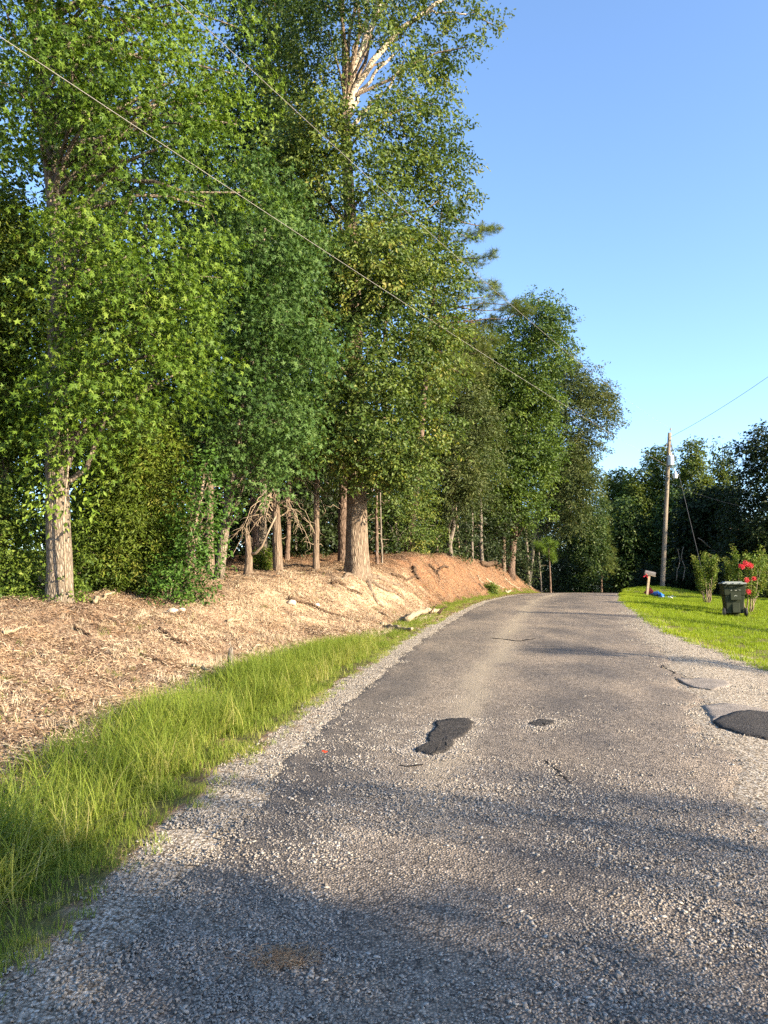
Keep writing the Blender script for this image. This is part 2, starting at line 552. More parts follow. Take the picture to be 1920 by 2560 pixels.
def grid_mesh(name, X, Y, Z, mat, attrs):
    ny, nx = X.shape
    V = np.stack([X, Y, Z], -1).reshape(-1, 3)
    i = np.arange(ny - 1)[:, None] * nx + np.arange(nx - 1)[None, :]
    Q = np.stack([i, i + 1, i + nx + 1, i + nx], -1).reshape(-1, 4).astype(np.int32)
    me = bpy.data.meshes.new(name)
    me.vertices.add(len(V)); me.vertices.foreach_set('co', V.ravel().astype(np.float32))
    me.loops.add(Q.size); me.loops.foreach_set('vertex_index', Q.ravel())
    me.polygons.add(len(Q)); me.polygons.foreach_set('loop_start', np.arange(0, Q.size, 4, dtype=np.int32))
    me.update(calc_edges=True)
    me.polygons.foreach_set('use_smooth', np.ones(len(Q), bool))
    for k, a in attrs.items():
        d = me.attributes.new(k, 'FLOAT', 'POINT'); d.data.foreach_set('value', np.asarray(a, np.float32).ravel())
    me.materials.append(mat)
    o = bpy.data.objects.new(name, me); COL.objects.link(o)
    return o


def edge_l(y):
    return XLc(y) + (fnoise(y * 1.7, y * 0 + 3, 21, 3) - .45) * .22 + (vnoise(y * 9, y * 0, 22) - .5) * .05


def edge_r(y):
    return XLc(y) + Wc(y) + (fnoise(y * 1.1, y * 0 + 8, 23, 3) - .45) * .55 + (vnoise(y * 8, y * 0, 24) - .5) * .07


gx = axis([(-400, -80, 40), (-80, -24, 4), (-24, -12, .6), (-12, 9, .13), (9, 20, .3), (20, 36, .8), (36, 90, 4), (90, 420, 40)])
gy = axis([(-300, -60, 40), (-60, -12, 4), (-12, 0, .6), (0, 24, .13), (24, 44, .2), (44, 70, .45), (70, 130, 3), (130, 390, 26)])
GX, GY = np.meshgrid(gx, gy)
GZ = height(GX, GY)
tL = XLc(GY) - GX
rR = GX - (XLc(GY) + Wc(GY))
inside = np.minimum(GX - edge_l(GY), edge_r(GY) - GX)
GZ = GZ - 0.05 * smooth(0.02, 0.25, inside) - 0.006
tj = tL + (fnoise(GX * 1.6, GY * 1.6, 31, 3) - .45) * .5
gr_in = 0.36 + 0.06 * smooth(4, 1, GY)
gr_out = curve([-60, 3, 8, 12, 17, 20, 31, 45, 60, 400], [1.5, 1.5, 1.75, 1.75, 1.25, .95, .85, .75, .7, .7])
green_l = smooth(gr_in, gr_in + .12, tj) * smooth(gr_out(GY) + .5, gr_out(GY) - .25, tj)
rj = rR + (fnoise(GX * 1.2, GY * 1.2, 33, 3) - .45) * .9
apron = curve([-60, 2, 5, 9, 12, 16, 20, 26, 40, 400], [3.4, 3.2, 3.2, 2.5, 1.5, .75, .35, .25, .2, .2])
green_r = smooth(apron(GY) - .1, apron(GY) + .7, rj)
gravel = np.where(tL > 0, smooth(gr_in + .12, gr_in - .1, tj), smooth(apron(GY) + .5, apron(GY) - .2, rj))
claymask = np.exp(-((tL - T0c(GY) - .55 * BWc(GY)) / (.5 * BWc(GY))) ** 2) * smooth(13, 19, GY) * smooth(31, 25, GY) * .75 \
    + smooth(3.6, 2.0, tL) * smooth(1.5, 2.2, tL) * smooth(3, 6, GY) * smooth(16, 11, GY) * .55
strawmask = smooth(23, 29, GY) * smooth(.5, 1.2, tL) + .55 * smooth(3.4, 4.4, tL) * smooth(7, 10, GY) * smooth(22, 16, GY) * fnoise(GX * .8, GY * .8, 41, 2) * 1.6
woodmask = smooth(7.6, 9.0, tL + (fnoise(GX * .5, GY * .5, 43, 3) - .45) * 2) * smooth(10, 14, GY) + smooth(2.6, 3.6, tL) * smooth(36, 40, GY) + smooth(52, 58, GY) * (tL > .5)
ground = grid_mesh('ground', GX, GY, GZ, M['ground'], dict(gravel=gravel, green=np.maximum(green_l * (tL > 0), green_r * (rR > 0)), clay=claymask,
                                                       straw=np.clip(strawmask, 0, 1), wood=np.clip(woodmask, 0, 1)))
tag(ground, 'leaf strewn dirt bank and grassy verge either side of the road', 'ground', kind='structure')

ry = axis([(-14, 1, .4), (1, 12, .07), (12, 30, .15), (30, 70, .4), (70, 130, 3)])
q = np.linspace(0, 1, 41)
eL, eR = edge_l(ry), edge_r(ry)
RX = eL[:, None] + (eR - eL)[:, None] * q[None, :]
RY = np.repeat(ry[:, None], 41, 1)
RZ = np.repeat(zr(ry)[:, None], 41, 1)
RZ = RZ + 0.010 + .028 * (1 - (2 * q[None, :] - 1) ** 2) + (fnoise(RX * 1.1, RY * .8, 51, 3) - .45) * .03
RZ[:, 0] -= .03; RZ[:, -1] -= .03
qn = q[None, :] + (fnoise(RX * 1.3, RY * .5, 53, 3) - .45) * .10
dust = np.exp(-((qn - .36) / .05) ** 2) * .9 * smooth(4, 7, RY) + np.exp(-((qn - .15) / .10) ** 2) * .35 * fnoise(RX * 2, RY, 55, 3) * smooth(3, 6, RY)
tarm = (np.exp(-((qn - .10) / .08) ** 2) * .55 + np.exp(-((qn - .62) / .13) ** 2) * .4) * smooth(.32, .6, fnoise(RX * .9, RY * .35, 57, 3)) * 1.3
road = grid_mesh('road', RX, RY, RZ, M['road'], dict(dust=np.clip(dust, 0, 1), tar=np.clip(tarm, 0, 1)))
tag(road, 'worn grey chip sealed country road rising to a crest', 'road', kind='structure')


def road_z(x, y):
    eL, eR = edge_l(np.array([y]))[0], edge_r(np.array([y]))[0]
    qq = np.clip((x - eL) / (eR - eL), 0, 1)
    if not 0 < (x - eL) / (eR - eL) < 1:
        return gz(x, y)
    return float(zr(y) + .010 + .028 * (1 - (2 * qq - 1) ** 2) + (fnoise(np.array([x * 1.1]), np.array([y * .8]), 51, 3)[0] - .45) * .03)


PATCH_EDGE = []


def poly_patch(name, pix, mat, lift, label, cat, jit=.03, sub=7):
    """a thin slab of paving whose outline was read off the photograph, lying on the road"""
    P = np.array([on_ground(u, v)[:2] for u, v in pix])
    Q = []
    for a, b in zip(P, np.roll(P, -1, 0)):
        for k in range(sub):
            Q.append(a + (b - a) * k / sub)
    Q = np.array(Q); c = Q.mean(0)
    Q = Q + (np.random.default_rng(len(pix)).random(Q.shape) - .5) * jit
    if mat is M['cold_patch']: PATCH_EDGE.append(Q.copy())
    mb = MB()
    rings = [1, .97, .8, .6, .4, .2]
    V = []
    for ri, k in enumerate(rings):
        for x, y in c + (Q - c) * k:
            V.append((x, y, road_z(x, y) + (lift if ri else -.008)))
    V.append((c[0], c[1], road_z(*c) + lift))
    n = len(Q); T = []
    for ri in range(len(rings) - 1):
        for i in range(n):
            j = (i + 1) % n
            T += [(ri * n + i, ri * n + j, ri * n + n + j), (ri * n + i, ri * n + n + j, ri * n + n + i)]
    b = (len(rings) - 1) * n
    for i in range(n): T.append((b + i, b + (i + 1) % n, len(V) - 1))
    mb.add(V, T)
    o = mb.build(name, mat, origin=(c[0], c[1], road_z(*c)))
    return tag(o, label, cat, kind='structure')


def asphalt(name, stops, sc, bs):
    m, nt, N, L, p = new_mat(name)
    co = coords(nt)
    v = voro(nt, co, sc); s = N.new('ShaderNodeSeparateColor'); L.new(v.outputs['Color'], s.inputs[0])
    n = noise_(nt, co, 3, 5)
    c = mix(nt, 1.0, ramp(nt, s.outputs[0], stops), ramp(nt, n.outputs[0], [(.3, (.75, .75, .75)), (.7, (1.2, 1.2, 1.2))]), 'MULTIPLY')
    L.new(c, p.inputs['Base Color']); p.inputs['Roughness'].default_value = .85; p.inputs['Specular IOR Level'].default_value = .25
    L.new(bump(nt, mth(nt, 'ADD', s.outputs[1], v.outputs['Distance']), bs, .006), p.inputs['Normal'])
    return m


M['cold_patch'] = asphalt('cold_patch_asphalt', G((.014, .012, .011), (.032, .028, .025), (.085, .075, .065)), 95, 1.0)
M['old_asphalt'] = asphalt('old_smooth_asphalt', G((.15, .128, .108), (.22, .19, .16), (.31, .27, .235)), 110, .8)
M['crack'] = plain('crack_tar', (.02, .018, .017), .9, .1, .3, 20)
Z8 = lambda pts: [(960 + x * .5787, 1600 + y * .5787) for x, y in pts]
poly_patch('road_patch', Z8([(225, 365), (300, 356), (372, 358), (388, 372), (375, 405), (345, 440), (300, 455), (290, 490), (262, 515), (205, 525), (140, 512), (133, 500), (190, 465), (188, 430), (215, 408)]),
           M['cold_patch'], .013, 'black footprint shaped tar patch in the left half of the road', 'road patch')
poly_patch('road_patch', Z8([(622, 378), (680, 362), (738, 368), (728, 386), (690, 394), (640, 389)]), M['cold_patch'], .009, 'smallest black tar patch, near the middle of the road', 'road patch', .02)
poly_patch('road_patch', Z8([(1410, 352), (1500, 318), (1580, 306), (1700, 318), (1800, 340), (1830, 400), (1760, 440), (1659, 432), (1550, 410), (1450, 380)]), M['cold_patch'], .011,
           'black tar patch on the gravelly right hand edge of the road', 'road patch')
poly_patch('pavement', Z8([(1260, 172), (1380, 165), (1490, 178), (1500, 200), (1420, 216), (1330, 205)]), M['old_asphalt'], .005, 'smooth pinkish pavement remnant nearest the lawn corner', 'pavement')
poly_patch('pavement', Z8([(1375, 285), (1450, 275), (1570, 284), (1640, 300), (1760, 330), (1700, 345), (1480, 330), (1420, 352)]), M['old_asphalt'], .005, 'smooth pinkish pavement behind the right hand tar patch', 'pavement')


def crack(pix, w, label):
    P = []
    for a, b in zip(pix[:-1], pix[1:]):
        for k in range(6):
            P.append((a[0] + (b[0] - a[0]) * k / 6, a[1] + (b[1] - a[1]) * k / 6))
    P = np.array([on_ground(*p)[:2] for p in P])
    P = P + (rng.random(P.shape) - .5) * .05
    d = unit(np.gradient(P, axis=0)); nrm = np.stack([-d[:, 1], d[:, 0]], -1)
    ww = w * (.4 + rng.random(len(P)))[:, None] * .5
    A = P + nrm * ww; B = P - nrm * ww
    V = [(x, y, road_z(x, y) + .004) for x, y in np.concatenate([A, B])]
    n = len(P)
    T = [(i, i + n, i + n + 1) for i in range(n - 1)] + [(i, i + n + 1, i + 1) for i in range(n - 1)]
    o = MB().add(V, T).build('road_crack', M['crack'], origin=V[0])
    tag(o, label, 'crack', kind='structure')


crack(Z8([(700, 550), (740, 575), (750, 605), (820, 640)]), .022, 'dark crooked crack in the middle of the road')
crack(Z8([(1200, 112), (1260, 150), (1350, 172), (1480, 178)]), .025, 'dark crack along the edge of the smooth pavement')
crack(Z8([(1250, 165), (1330, 205), (1420, 216)]), .022, 'dark crack below the first smooth pavement remnant')
crack(Z8([(60, 565), (120, 572), (180, 565)]), .03, 'thin dark crack below the footprint shaped tar patch')
crack([(1230, 1600), (1300, 1608), (1345, 1600)], .08, 'faint crack across the far left lane')

# ------------------------------------------------------------------ leaves
STAR_A = np.array([0, 62, 128, -128, -62]) * np.pi / 180
STAR_L = np.array([1.0, .92, .62, .62, .92])
_in = (np.array([31, 95, 180, -95, -31])) * np.pi / 180
STAR_V = np.array([(.32 + .66 * l * math.cos(a), .66 * l * math.sin(a), -.10 * l) for a, l in zip(STAR_A, STAR_L)] +
                  [(.32 + .24 * math.cos(a), .24 * math.sin(a), .03) for a in _in])
_px = [(.32 + .66 * l * math.cos(a), .66 * l * math.sin(a), -.10 * l, a) for a, l in zip(STAR_A, STAR_L)]
STAR_V = np.array([q for x, y, z, a in _px for q in ((x, y, z), (.32 - .10 * math.cos(a) - .17 * math.sin(a), -.10 * math.sin(a) + .17 * math.cos(a), .03), (.32 - .10 * math.cos(a) + .17 * math.sin(a), -.10 * math.sin(a) - .17 * math.cos(a), .03))])
STAR_T = np.array([(3 * i, 3 * i + 1, 3 * i + 2) for i in range(5)])
OVAL_V = np.array([(0, 0, 0), (.55, .27, .07), (1, 0, -.08), (.55, -.27, .07)])
OVAL_T = np.array([(0, 2, 1), (0, 3, 2)])
NARROW_V = OVAL_V * np.array([1, .55, 1])
NEEDLE_V = np.array([(0, .022, 0), (0, -.022, 0), (1, 0, -.08)])
NEEDLE_T = np.array([(0, 1, 2)])
LEAF = {'star': (STAR_V, STAR_T), 'oval': (OVAL_V, OVAL_T), 'narrow': (NARROW_V, OVAL_T), 'needle': (NEEDLE_V, NEEDLE_T)}


def add_leaves(mb, pos, nrm, ax, size, tint, kind):
    lv, lt = LEAF[kind]
    n = unit(nrm); d = unit(ax - n * np.sum(ax * n, -1, keepdims=True)); b = np.cross(n, d)
    wv = (.62 + .5 * rng.random(len(pos)))[:, None, None]; cv = (.3 + 2.2 * rng.random(len(pos)))[:, None, None]; tv = (.35 * rng.normal(size=len(pos)))[:, None, None]
    V = pos[:, None, :] + size[:, None, None] * (lv[None, :, 0:1] * d[:, None] + wv * lv[None, :, 1:2] * b[:, None] + (cv * lv[None, :, 2:3] + tv * lv[None, :, 0:1] * lv[None, :, 1:2]) * n[:, None])
    k = len(lv)
    T = lt[None] + (np.arange(len(pos)) * k)[:, None, None]
    mb.add(V.reshape(-1, 3), T.reshape(-1, 3), np.repeat(tint, k))


def sprays(mb, ctr, out, n_leaf, length, size, kind, tint0, rs, droop=.25, up=.6, spread=.5, side=1.0, needle=False):
    """twigs of leaves: ctr (m,3) their feet, out (m,3) the way they grow"""
    m = len(ctr)
    if m == 0: return
    tw = unit(out + rs.normal(size=(m, 3)) * spread + np.array([0, 0, -droop]))
    k = np.tile(np.arange(n_leaf), m); t = (k + rs.random(m * n_leaf)) / n_leaf
    C = np.repeat(ctr, n_leaf, 0); TW = np.repeat(tw, n_leaf, 0); O = np.repeat(out, n_leaf, 0)
    sd = np.where(k % 2 == 0, 1.0, -1.0)[:, None]
    lat = unit(np.cross(TW, np.array([0, 0, 1.0])) + 1e-4)
    N_ = m * n_leaf
    pos = C + TW * (t * length)[:, None] + lat * sd * size * .35 + rs.normal(size=(N_, 3)) * size * .45 * side
    pos[:, 2] -= (t ** 2) * length * droop * .6
    nrm = np.array([0, 0, up]) + O * .55 + rs.normal(size=(N_, 3)) * (.8 if kind == 'star' else .55)
    ax = lat * sd * .8 + TW * .7 + np.array([0, 0, -.45]) + rs.normal(size=(N_, 3)) * .3
    if needle:
        ax = TW * .55 + rs.normal(size=(N_, 3)) * .75; pos = C + TW * (t * length)[:, None]
    sz = size * (.65 + .6 * rs.random(N_))
    ti = np.clip(np.repeat(tint0, n_leaf) + rs.normal(size=N_) * .14, 0, 1)
    add_leaves(mb, pos, nrm, ax, sz, ti, kind)


def to_pixel(P):
    """photograph pixel of world points"""
    x, y, z = P[:, 0], P[:, 1], P[:, 2] - EYE
    d = CP * y + SP * z; h = -SP * y + CP * z
    return 960 + F * x / d, 1280 - F * h / d


def in_holes(P, holes):
    """gaps between the boughs where the sky or the bare limbs show"""
    r_ = np.zeros(len(P), bool)
    if len(P) == 0 or not holes: return r_
    u, v = to_pixel(P)
    for a, b, ru, rv in holes:
        r_ |= ((u - a) / ru) ** 2 + ((v - b) / rv) ** 2 < 1
    return r_


HOLES_A = [(5, 290, 40, 40), (60, 445, 70, 30), (420, 575, 50, 20), (520, 380, 25, 30), (140, 640, 45, 60), (120, 480, 32, 60)]
HOLES_B = [(884, 225, 36, 75), (945, 195, 40, 48), (915, 105, 24, 40), (1080, 125, 26, 14), (1040, 235, 20, 18), (770, 300, 22, 18)]


class Sil:
    """a crown's outline: at each height its left and right reach from the photograph, at the tree's distance"""
    def __init__(self, rows, Y):
        rows = sorted(rows, key=lambda r: -r[0])
        self.z = []; self.l = []; self.r = []
        for v, ul, ur in rows:
            a = at(ul, v, Y); b = at(ur, v, Y)
            self.z.append(a[2]); self.l.append(a[0]); self.r.append(b[0])
        self.Y = Y

    def at(self, z):
        return np.interp(z, self.z, self.l), np.interp(z, self.z, self.r)


def grow_crown(rs, sil, Yc, n_lobe, lobe_r, n_spray, n_leaf, size, kind, depth=1.0, spray_len=.7, flat=.6, droop=.25,
               zbias=None, extra=(), needle=False, holes=(), back=.35, up=.6, front=0.0, spread=.5, tint_c=.45, tint_v=.16):
    mb = MB(); lobes = []
    z0, z1 = sil.z[0], sil.z[-1]
    w = np.array([max(.2, np.diff(sil.at(z))[0]) for z in np.linspace(z0, z1, 40)])
    if zbias is not None: w = w * np.array([zbias(z) for z in np.linspace(z0, z1, 40)])
    cdf = np.cumsum(w); cdf = cdf / cdf[-1]
    for i in range(n_lobe):
        z = np.interp((i + rs.random()) / n_lobe, cdf, np.linspace(z0, z1, 40))
        l, r = sil.at(z)
        cx, hw = (l + r) / 2, max(.1, (r - l) / 2)
        lr = min(lobe_r * (.65 + .7 * rs.random()), hw * .95 + .1)
        a = i * 2.39996 + rs.random() * .8
        if rs.random() < front: a = -math.pi / 2 + (rs.random() - .5) * 2.4
        f = math.sqrt(.30 + .70 * rs.random())
        e = max(.05, hw - lr * .75)
        lobes.append((np.array([cx + e * f * math.cos(a), Yc + e * depth * f * math.sin(a), z]), lr, np.array([cx, Yc, z])))
    for (u, v, Y, lr) in extra:
        p = at(u, v, Y); l, r = sil.at(p[2])
        lobes.append((p, lr, np.array([(l + r) / 2, Yc, p[2]])))
    feet = []
    for c, lr, axp in lobes:
        if in_holes(c[None], holes)[0]: continue
        m = max(4, int(n_spray * (lr / lobe_r) ** 2))
        d = unit(rs.normal(size=(m, 3)) + np.array([0, 0, .25]))
        rad = lr * rs.random(m)[:, None] ** .45
        p = c + d * rad * np.array([1, 1, flat])
        kk = (p[:, 1] < Yc + .3 * lobe_r) | (rs.random(m) < back)
        kk &= ~in_holes(p, holes)
        p, d = p[kk], d[kk]; m = len(p)
        o = p - axp; o[:, 2] *= .5
        o = unit(unit(o) * .8 + d * .7)
        t0 = np.clip(tint_c + rs.normal() * tint_v + rs.normal(size=m) * .08, 0, 1)
        sprays(mb, p, o, n_leaf, spray_len, size, kind, t0, rs, droop, up, spread, needle=needle)
        feet.append((c, lr, p, o))
    return mb, lobes, feet


def trunk_path(base, top, n=14, amp=.02, rs=rng, mids=()):
    pts = [np.asarray(base, float) - np.array([0, 0, .25])] + [np.asarray(m, float) for m in mids] + [np.asarray(top, float)]
    zs = [p[2] for p in pts]
    z = np.linspace(zs[0], zs[-1], n)
    P = np.stack([np.interp(z, zs, [p[0] for p in pts]), np.interp(z, zs, [p[1] for p in pts]), z], -1)
    j = rs.normal(size=(n, 2)) * amp
    j[:2] = 0
    P[:, :2] += np.cumsum(j, 0) * .6
    return P


def limbs_to(mb, path, rad, lobes, rs, every=1, r0=.05, sides=5, rise=1.4, tint=.5):
    for i, (c, lr, ax) in enumerate(lobes):
        if i % every: continue
        zz = c[2] - rise * (.5 + rs.random())
        k = int(np.clip(np.searchsorted(path[:, 2], zz), 1, len(path) - 1))
        a = path[k]
        if np.linalg.norm(c - a) < .4: continue
        p = wob(a, c + np.array([0, 0, -.1]), 5, .035, rs)
        p[1:4, 2] += np.array([.1, .12, .06]) * np.linalg.norm(c - a) * .5
        r = min(float(rad[k]) * .5, r0 * (1 + .25 * np.linalg.norm(c - a)))
        mb.add(*tube(p, np.linspace(r, r * .3, 5), sides, cap=False))


def twigs_to(mb, feet, rs, frac=.25, r=.008):
    for c, lr, p, o in feet:
        for q_ in p[rs.random(len(p)) < frac]:
            mb.add(*tube(np.array([c, (c + q_) / 2 + rs.normal(size=3) * lr * .06, q_]), [r, r * .8, r * .5], 3, cap=False))


def make_tree(name, label, cat, base, Y, rows, leafmat, barkmat, r0, seed, group=None, top=None, mids=(), sides=12, rings=14, ridge=.05, flare=.25,
              nl=40, lr=.9, ns=20, nf=20, size=.1, kind='oval', limb_every=1, limb_r=.05, tw=.0, twr=.008, r1=.03, lean_amp=.02, ycrown=None, taper=.8, crown_name='crown', flare_h=.6, **kw):
    rs = np.random.default_rng(seed)
    root = empty(name, tuple(base), label, cat, group)
    sil = Sil(rows, Y if ycrown is None else ycrown)
    if top is None:
        l, r = sil.at(sil.z[-1]); top = np.array([(l + r) / 2, Y, sil.z[-1] - .3])
    path = trunk_path(base, top, rings, lean_amp, rs, mids)
    s = np.linspace(0, 1, rings)
    rad = r0 + (r1 - r0) * s ** taper
    mb, lobes, feet = grow_crown(rs, sil, (Y if ycrown is None else ycrown), nl, lr, ns, nf, size, kind, **kw)
    tb = MB(); tb.add(*tube(path, rad, sides, ridge, seed, flare=flare, flare_h=flare_h))
    tb.build('trunk', barkmat, root)
    if limb_every:
        lb = MB(); limbs_to(lb, path, rad, lobes, rs, limb_every, limb_r)
        if tw: twigs_to(lb, feet, rs, tw, twr)
        if lb.n: tag(lb.build('limbs', barkmat, root), kind='stuff')
    cr = mb.build(crown_name, leafmat, root, flat=True)
    tag(cr, kind='stuff')
    return root, path, rad, lobes, feet


# ------------------------------------------------------------------ the trees along the left bank
gA = 'trees along the top of the left bank'
bA = on_ground(152, 1500)
rowsA = [(1085, 60, 330), (1040, 20, 440), (950, 40, 560), (800, 50, 640), (600, 50, 640), (430, 0, 650), (300, -90, 660), (0, -120, 640), (-300, -100, 560), (-560, 60, 420)]
rA, pA, radA, lobA, ftA = make_tree(
    'sweetgum_tree', 'big star leaved sweetgum with a pale furrowed trunk at far left, vines on it', 'tree', bA, bA[1], rowsA, M['sweetgum'], M['bark_gum'],
    .235, 101, gA, sides=44, rings=70, ridge=.022, flare=.16, nl=88, lr=1.08, ns=40, nf=16, size=.125, holes=HOLES_A, kind='star', spray_len=.75, droop=.5, flat=.38, limb_r=.035, tw=.12,
    top=at(40, -420, bA[1]), mids=[at(140, 1100, bA[1]), at(146, 640, bA[1]), at(120, 330, bA[1]), at(95, 120, bA[1])], r1=.06, lean_amp=.006, front=.55, tint_c=.55, tint_v=.17, back=.3, ycrown=bA[1] + .2, depth=.9, extra=[(600, 60, 15.5, .8), (610, 180, 15.5, .8), (590, 300, 15.3, .8), (600, 470, 15.2, .8), (520, 250, 14.8, .8), (480, 120, 14.6, .9), (330, 800, 13.6, .8), (430, 700, 13.8, .8), (250, 930, 13.4, .8), (380, 950, 13.6, .8), (480, 880, 14, .7)])

bA2 = foot(545, 18.6)
rowsA2 = [(1185, 560, 730), (1130, 500, 800), (1050, 450, 830), (950, 430, 850), (760, 430, 850), (640, 450, 820), (540, 500, 780), (430, 560, 730)]
make_tree('sweetgum_tree', 'smaller sweetgum with cool green star leaves left of the big oak', 'tree', bA2, bA2[1], rowsA2, M['sweetgum_blue'], M['bark_gum'], .13, 102, gA,
          nl=52, lr=.92, ns=36, nf=16, size=.125, kind='star', spray_len=.7, droop=.45, flat=.42, limb_r=.025, tw=.12, front=.45, ycrown=17.2, depth=.8, tint_c=.5)

bB = on_ground(893, 1436)
YB = bB[1]
rowsB = [(1205, 760, 1050), (1160, 700, 1120), (1060, 660, 1180), (900, 620, 1195), (700, 620, 1200), (560, 600, 1180), (420, 590, 1150), (330, 600, 1110), (240, 620, 1110), (120, 650, 1150), (0, 660, 1180), (-200, 680, 1220), (-420, 740, 1160), (-560, 820, 1080)]
zthin0, zthin1 = at(900, 300, YB)[2], at(900, 60, YB)[2]
rB, pB, radB, lobB, ftB = make_tree(
    'oak_tree', 'huge oak with a thick fluted trunk standing at the middle of the bank', 'tree', bB, YB, rowsB, M['oak'], M['bark_oak'], .36, 103, gA, sides=56, rings=60, ridge=.05, flare=.42, flare_h=1.1,
    nl=105, lr=1.2, ns=52, nf=22, size=.13, holes=HOLES_B, kind='oval', spray_len=.6, droop=.2, flat=.48, limb_r=.03, limb_every=4, tw=.05, top=at(862, 250, YB),
    mids=[at(893, 1200, YB), at(885, 700, YB), at(868, 400, YB)], r1=.15, lean_amp=.004, front=.35, taper=.7, up=.4,
    zbias=lambda z: 1.0 - .55 * smooth(zthin0, zthin1, z),
    extra=[(1080, 300, YB - .5, .8), (1050, 380, YB - .7, .9), (1100, 400, YB, .8), (1120, 480, YB, .7), (1000, 430, YB - 1, .9), (1060, 480, YB - .6, .9), (1060, 200, YB + .5, .8), (1020, 60, YB + .6, .8), (1080, 60, YB + .5, .7), (1100, 560, YB, .8), (1085, 640, YB, .8), (1110, 720, YB - .5, .8), (1090, 800, YB - .6, .8), (1105, 880, YB - .5, .8), (1085, 960, YB - .8, .8), (1100, 1050, YB - .6, .8), (1060, 1110, YB - 1, .8), (1040, 1160, YB - 1, .7), (960, 1130, YB - 1.5, .8), (830, 1120, YB - 1.5, .7), (1150, 20, YB, .7), (1200, 45, YB, .5), (1235, 62, YB, .35), (1170, 110, YB, .5), (1110, 90, YB, .6), (1100, 190, YB, .6), (1020, 140, YB, .7), (950, 60, YB, .7), (760, 60, YB, .9), (720, 150, YB, .9), (690, 30, YB, .8),
           (1085, 250, YB, .6), (1120, 330, YB, .5), (1140, 420, YB, .5), (1145, 520, YB, .5), (1010, 260, YB, .5), (790, 200, YB, .7), (700, 260, YB, .8)])
for pts, r in [([(862, 300), (872, 200), (905, 120), (935, 60), (960, -40), (985, -160)], .15), ([(870, 290), (890, 215), (930, 160), (1000, 70), (1075, 20), (1150, -40)], .12),
               ([(872, 280), (905, 230), (955, 160), (985, 135)], .07), ([(868, 300), (880, 200), (905, 130), (915, 60), (925, -80)], .09),
               ([(880, 320), (920, 265), (965, 230), (1010, 150)], .07), ([(860, 300), (870, 180), (885, 110), (935, 20), (940, -120)], .07),
               ([(1040, 48), (1090, 30), (1125, 32), (1190, 30), (1230, 60)], .035)]:
    P = np.array([at(u, v, YB + .5 * (i % 2) * .3) for i, (u, v) in enumerate(pts)])
    P = np.stack([np.interp(np.linspace(0, 1, 16), np.linspace(0, 1, len(P)), P[:, k]) for k in range(3)], -1)
    P[1:-1] += rng.normal(size=(14, 3)) * .03
    MB().add(*tube(P, np.linspace(r, r * .45, 16), 10, .04, 5)).build('limb', M['limb'], rB)
# buttress roots of the oak running down over the clay
for k, (pix) in enumerate([[(905, 1436), (935, 1462), (975, 1480), (1010, 1500)], [(915, 1440), (925, 1475), (940, 1505), (960, 1520)], [(880, 1438), (860, 1450), (830, 1452)], [(925, 1440), (965, 1455), (1000, 1462)]]):
    P = np.array([on_ground(u, v) for u, v in pix]); P = np.stack([np.interp(np.linspace(0, 1, 12), np.linspace(0, 1, len(P)), P[:, i]) for i in range(3)], -1)
    P[:, 2] = [gz(a, b) + .02 for a, b in P[:, :2]]; P[:, 2] += rng.normal(size=12) * .015
    MB().add(*tube(P, np.linspace(.09, .025, 12), 7, .1, k)).build('root', M['bark_oak'], rB)

bB2 = foot(655, 26.5)
make_tree('oak_tree', 'tall dark oak rising between the sweetgum and the huge oak', 'tree', bB2, bB2[1],
          [(900, 560, 700), (640, 500, 790), (450, 520, 800), (300, 540, 800), (100, 540, 810), (-150, 560, 800), (-350, 600, 740)], M['oak_dark'], M['bark_grey'], .17, 104, gA,
          nl=66, lr=1.25, ns=34, nf=20, size=.16, spray_len=.7, limb_every=1, limb_r=.03, tw=.06, front=.3, up=.4)
bB3 = foot(400, 25.0)
make_tree('oak_tree', 'dark oak standing deep behind the pale furrowed sweetgum', 'tree', bB3, bB3[1],
          [(1150, 250, 560), (900, 150, 650), (640, 120, 620), (420, 120, 610), (250, 150, 560)], M['oak_dark'], M['bark_grey'], .17, 105, gA,
          nl=85, lr=1.2, ns=22, nf=20, size=.17, spray_len=.8, limb_every=2, limb_r=.03, front=.3, holes=HOLES_A)

# pine behind the oak
bC = foot(1020, 33.5)
rs = np.random.default_rng(7)
rC = empty('pine_tree', tuple(bC), 'long needled pine reaching out to the right behind the huge oak', 'tree', gA)
topC = at(1110, 505, 33.5)
pC = trunk_path(bC, topC, 24, .01, rs)
MB().add(*tube(pC, np.linspace(.22, .03, 24), 14, .06, 4, flare=.2)).build('trunk', M['bark_pine'], rC)
mbC = MB(); lbC = MB()
clumps = [(1130, 545, .5), (1150, 520, .4), (1175, 590, .5), (1205, 575, .4), (1228, 572, .4), (1150, 645, .5), (1190, 655, .45), (1225, 640, .35), (1170, 700, .5), (1205, 720, .45), (1235, 712, .35), (1100, 760, .7),
          (1150, 745, .6), (1205, 765, .55), (1240, 738, .4), (1260, 770, .5), (1120, 820, .7), (1180, 840, .65), (1225, 815, .5), (1235, 850, .4), (1080, 880, .7), (1140, 900, .7), (1205, 880, .55), (1230, 800, .4), (1290, 765, .55), (1310, 780, .4),
          (1110, 600, .6), (1100, 690, .6), (1060, 830, .7), (1120, 960, .6), (1180, 930, .5), (1090, 1000, .6)]
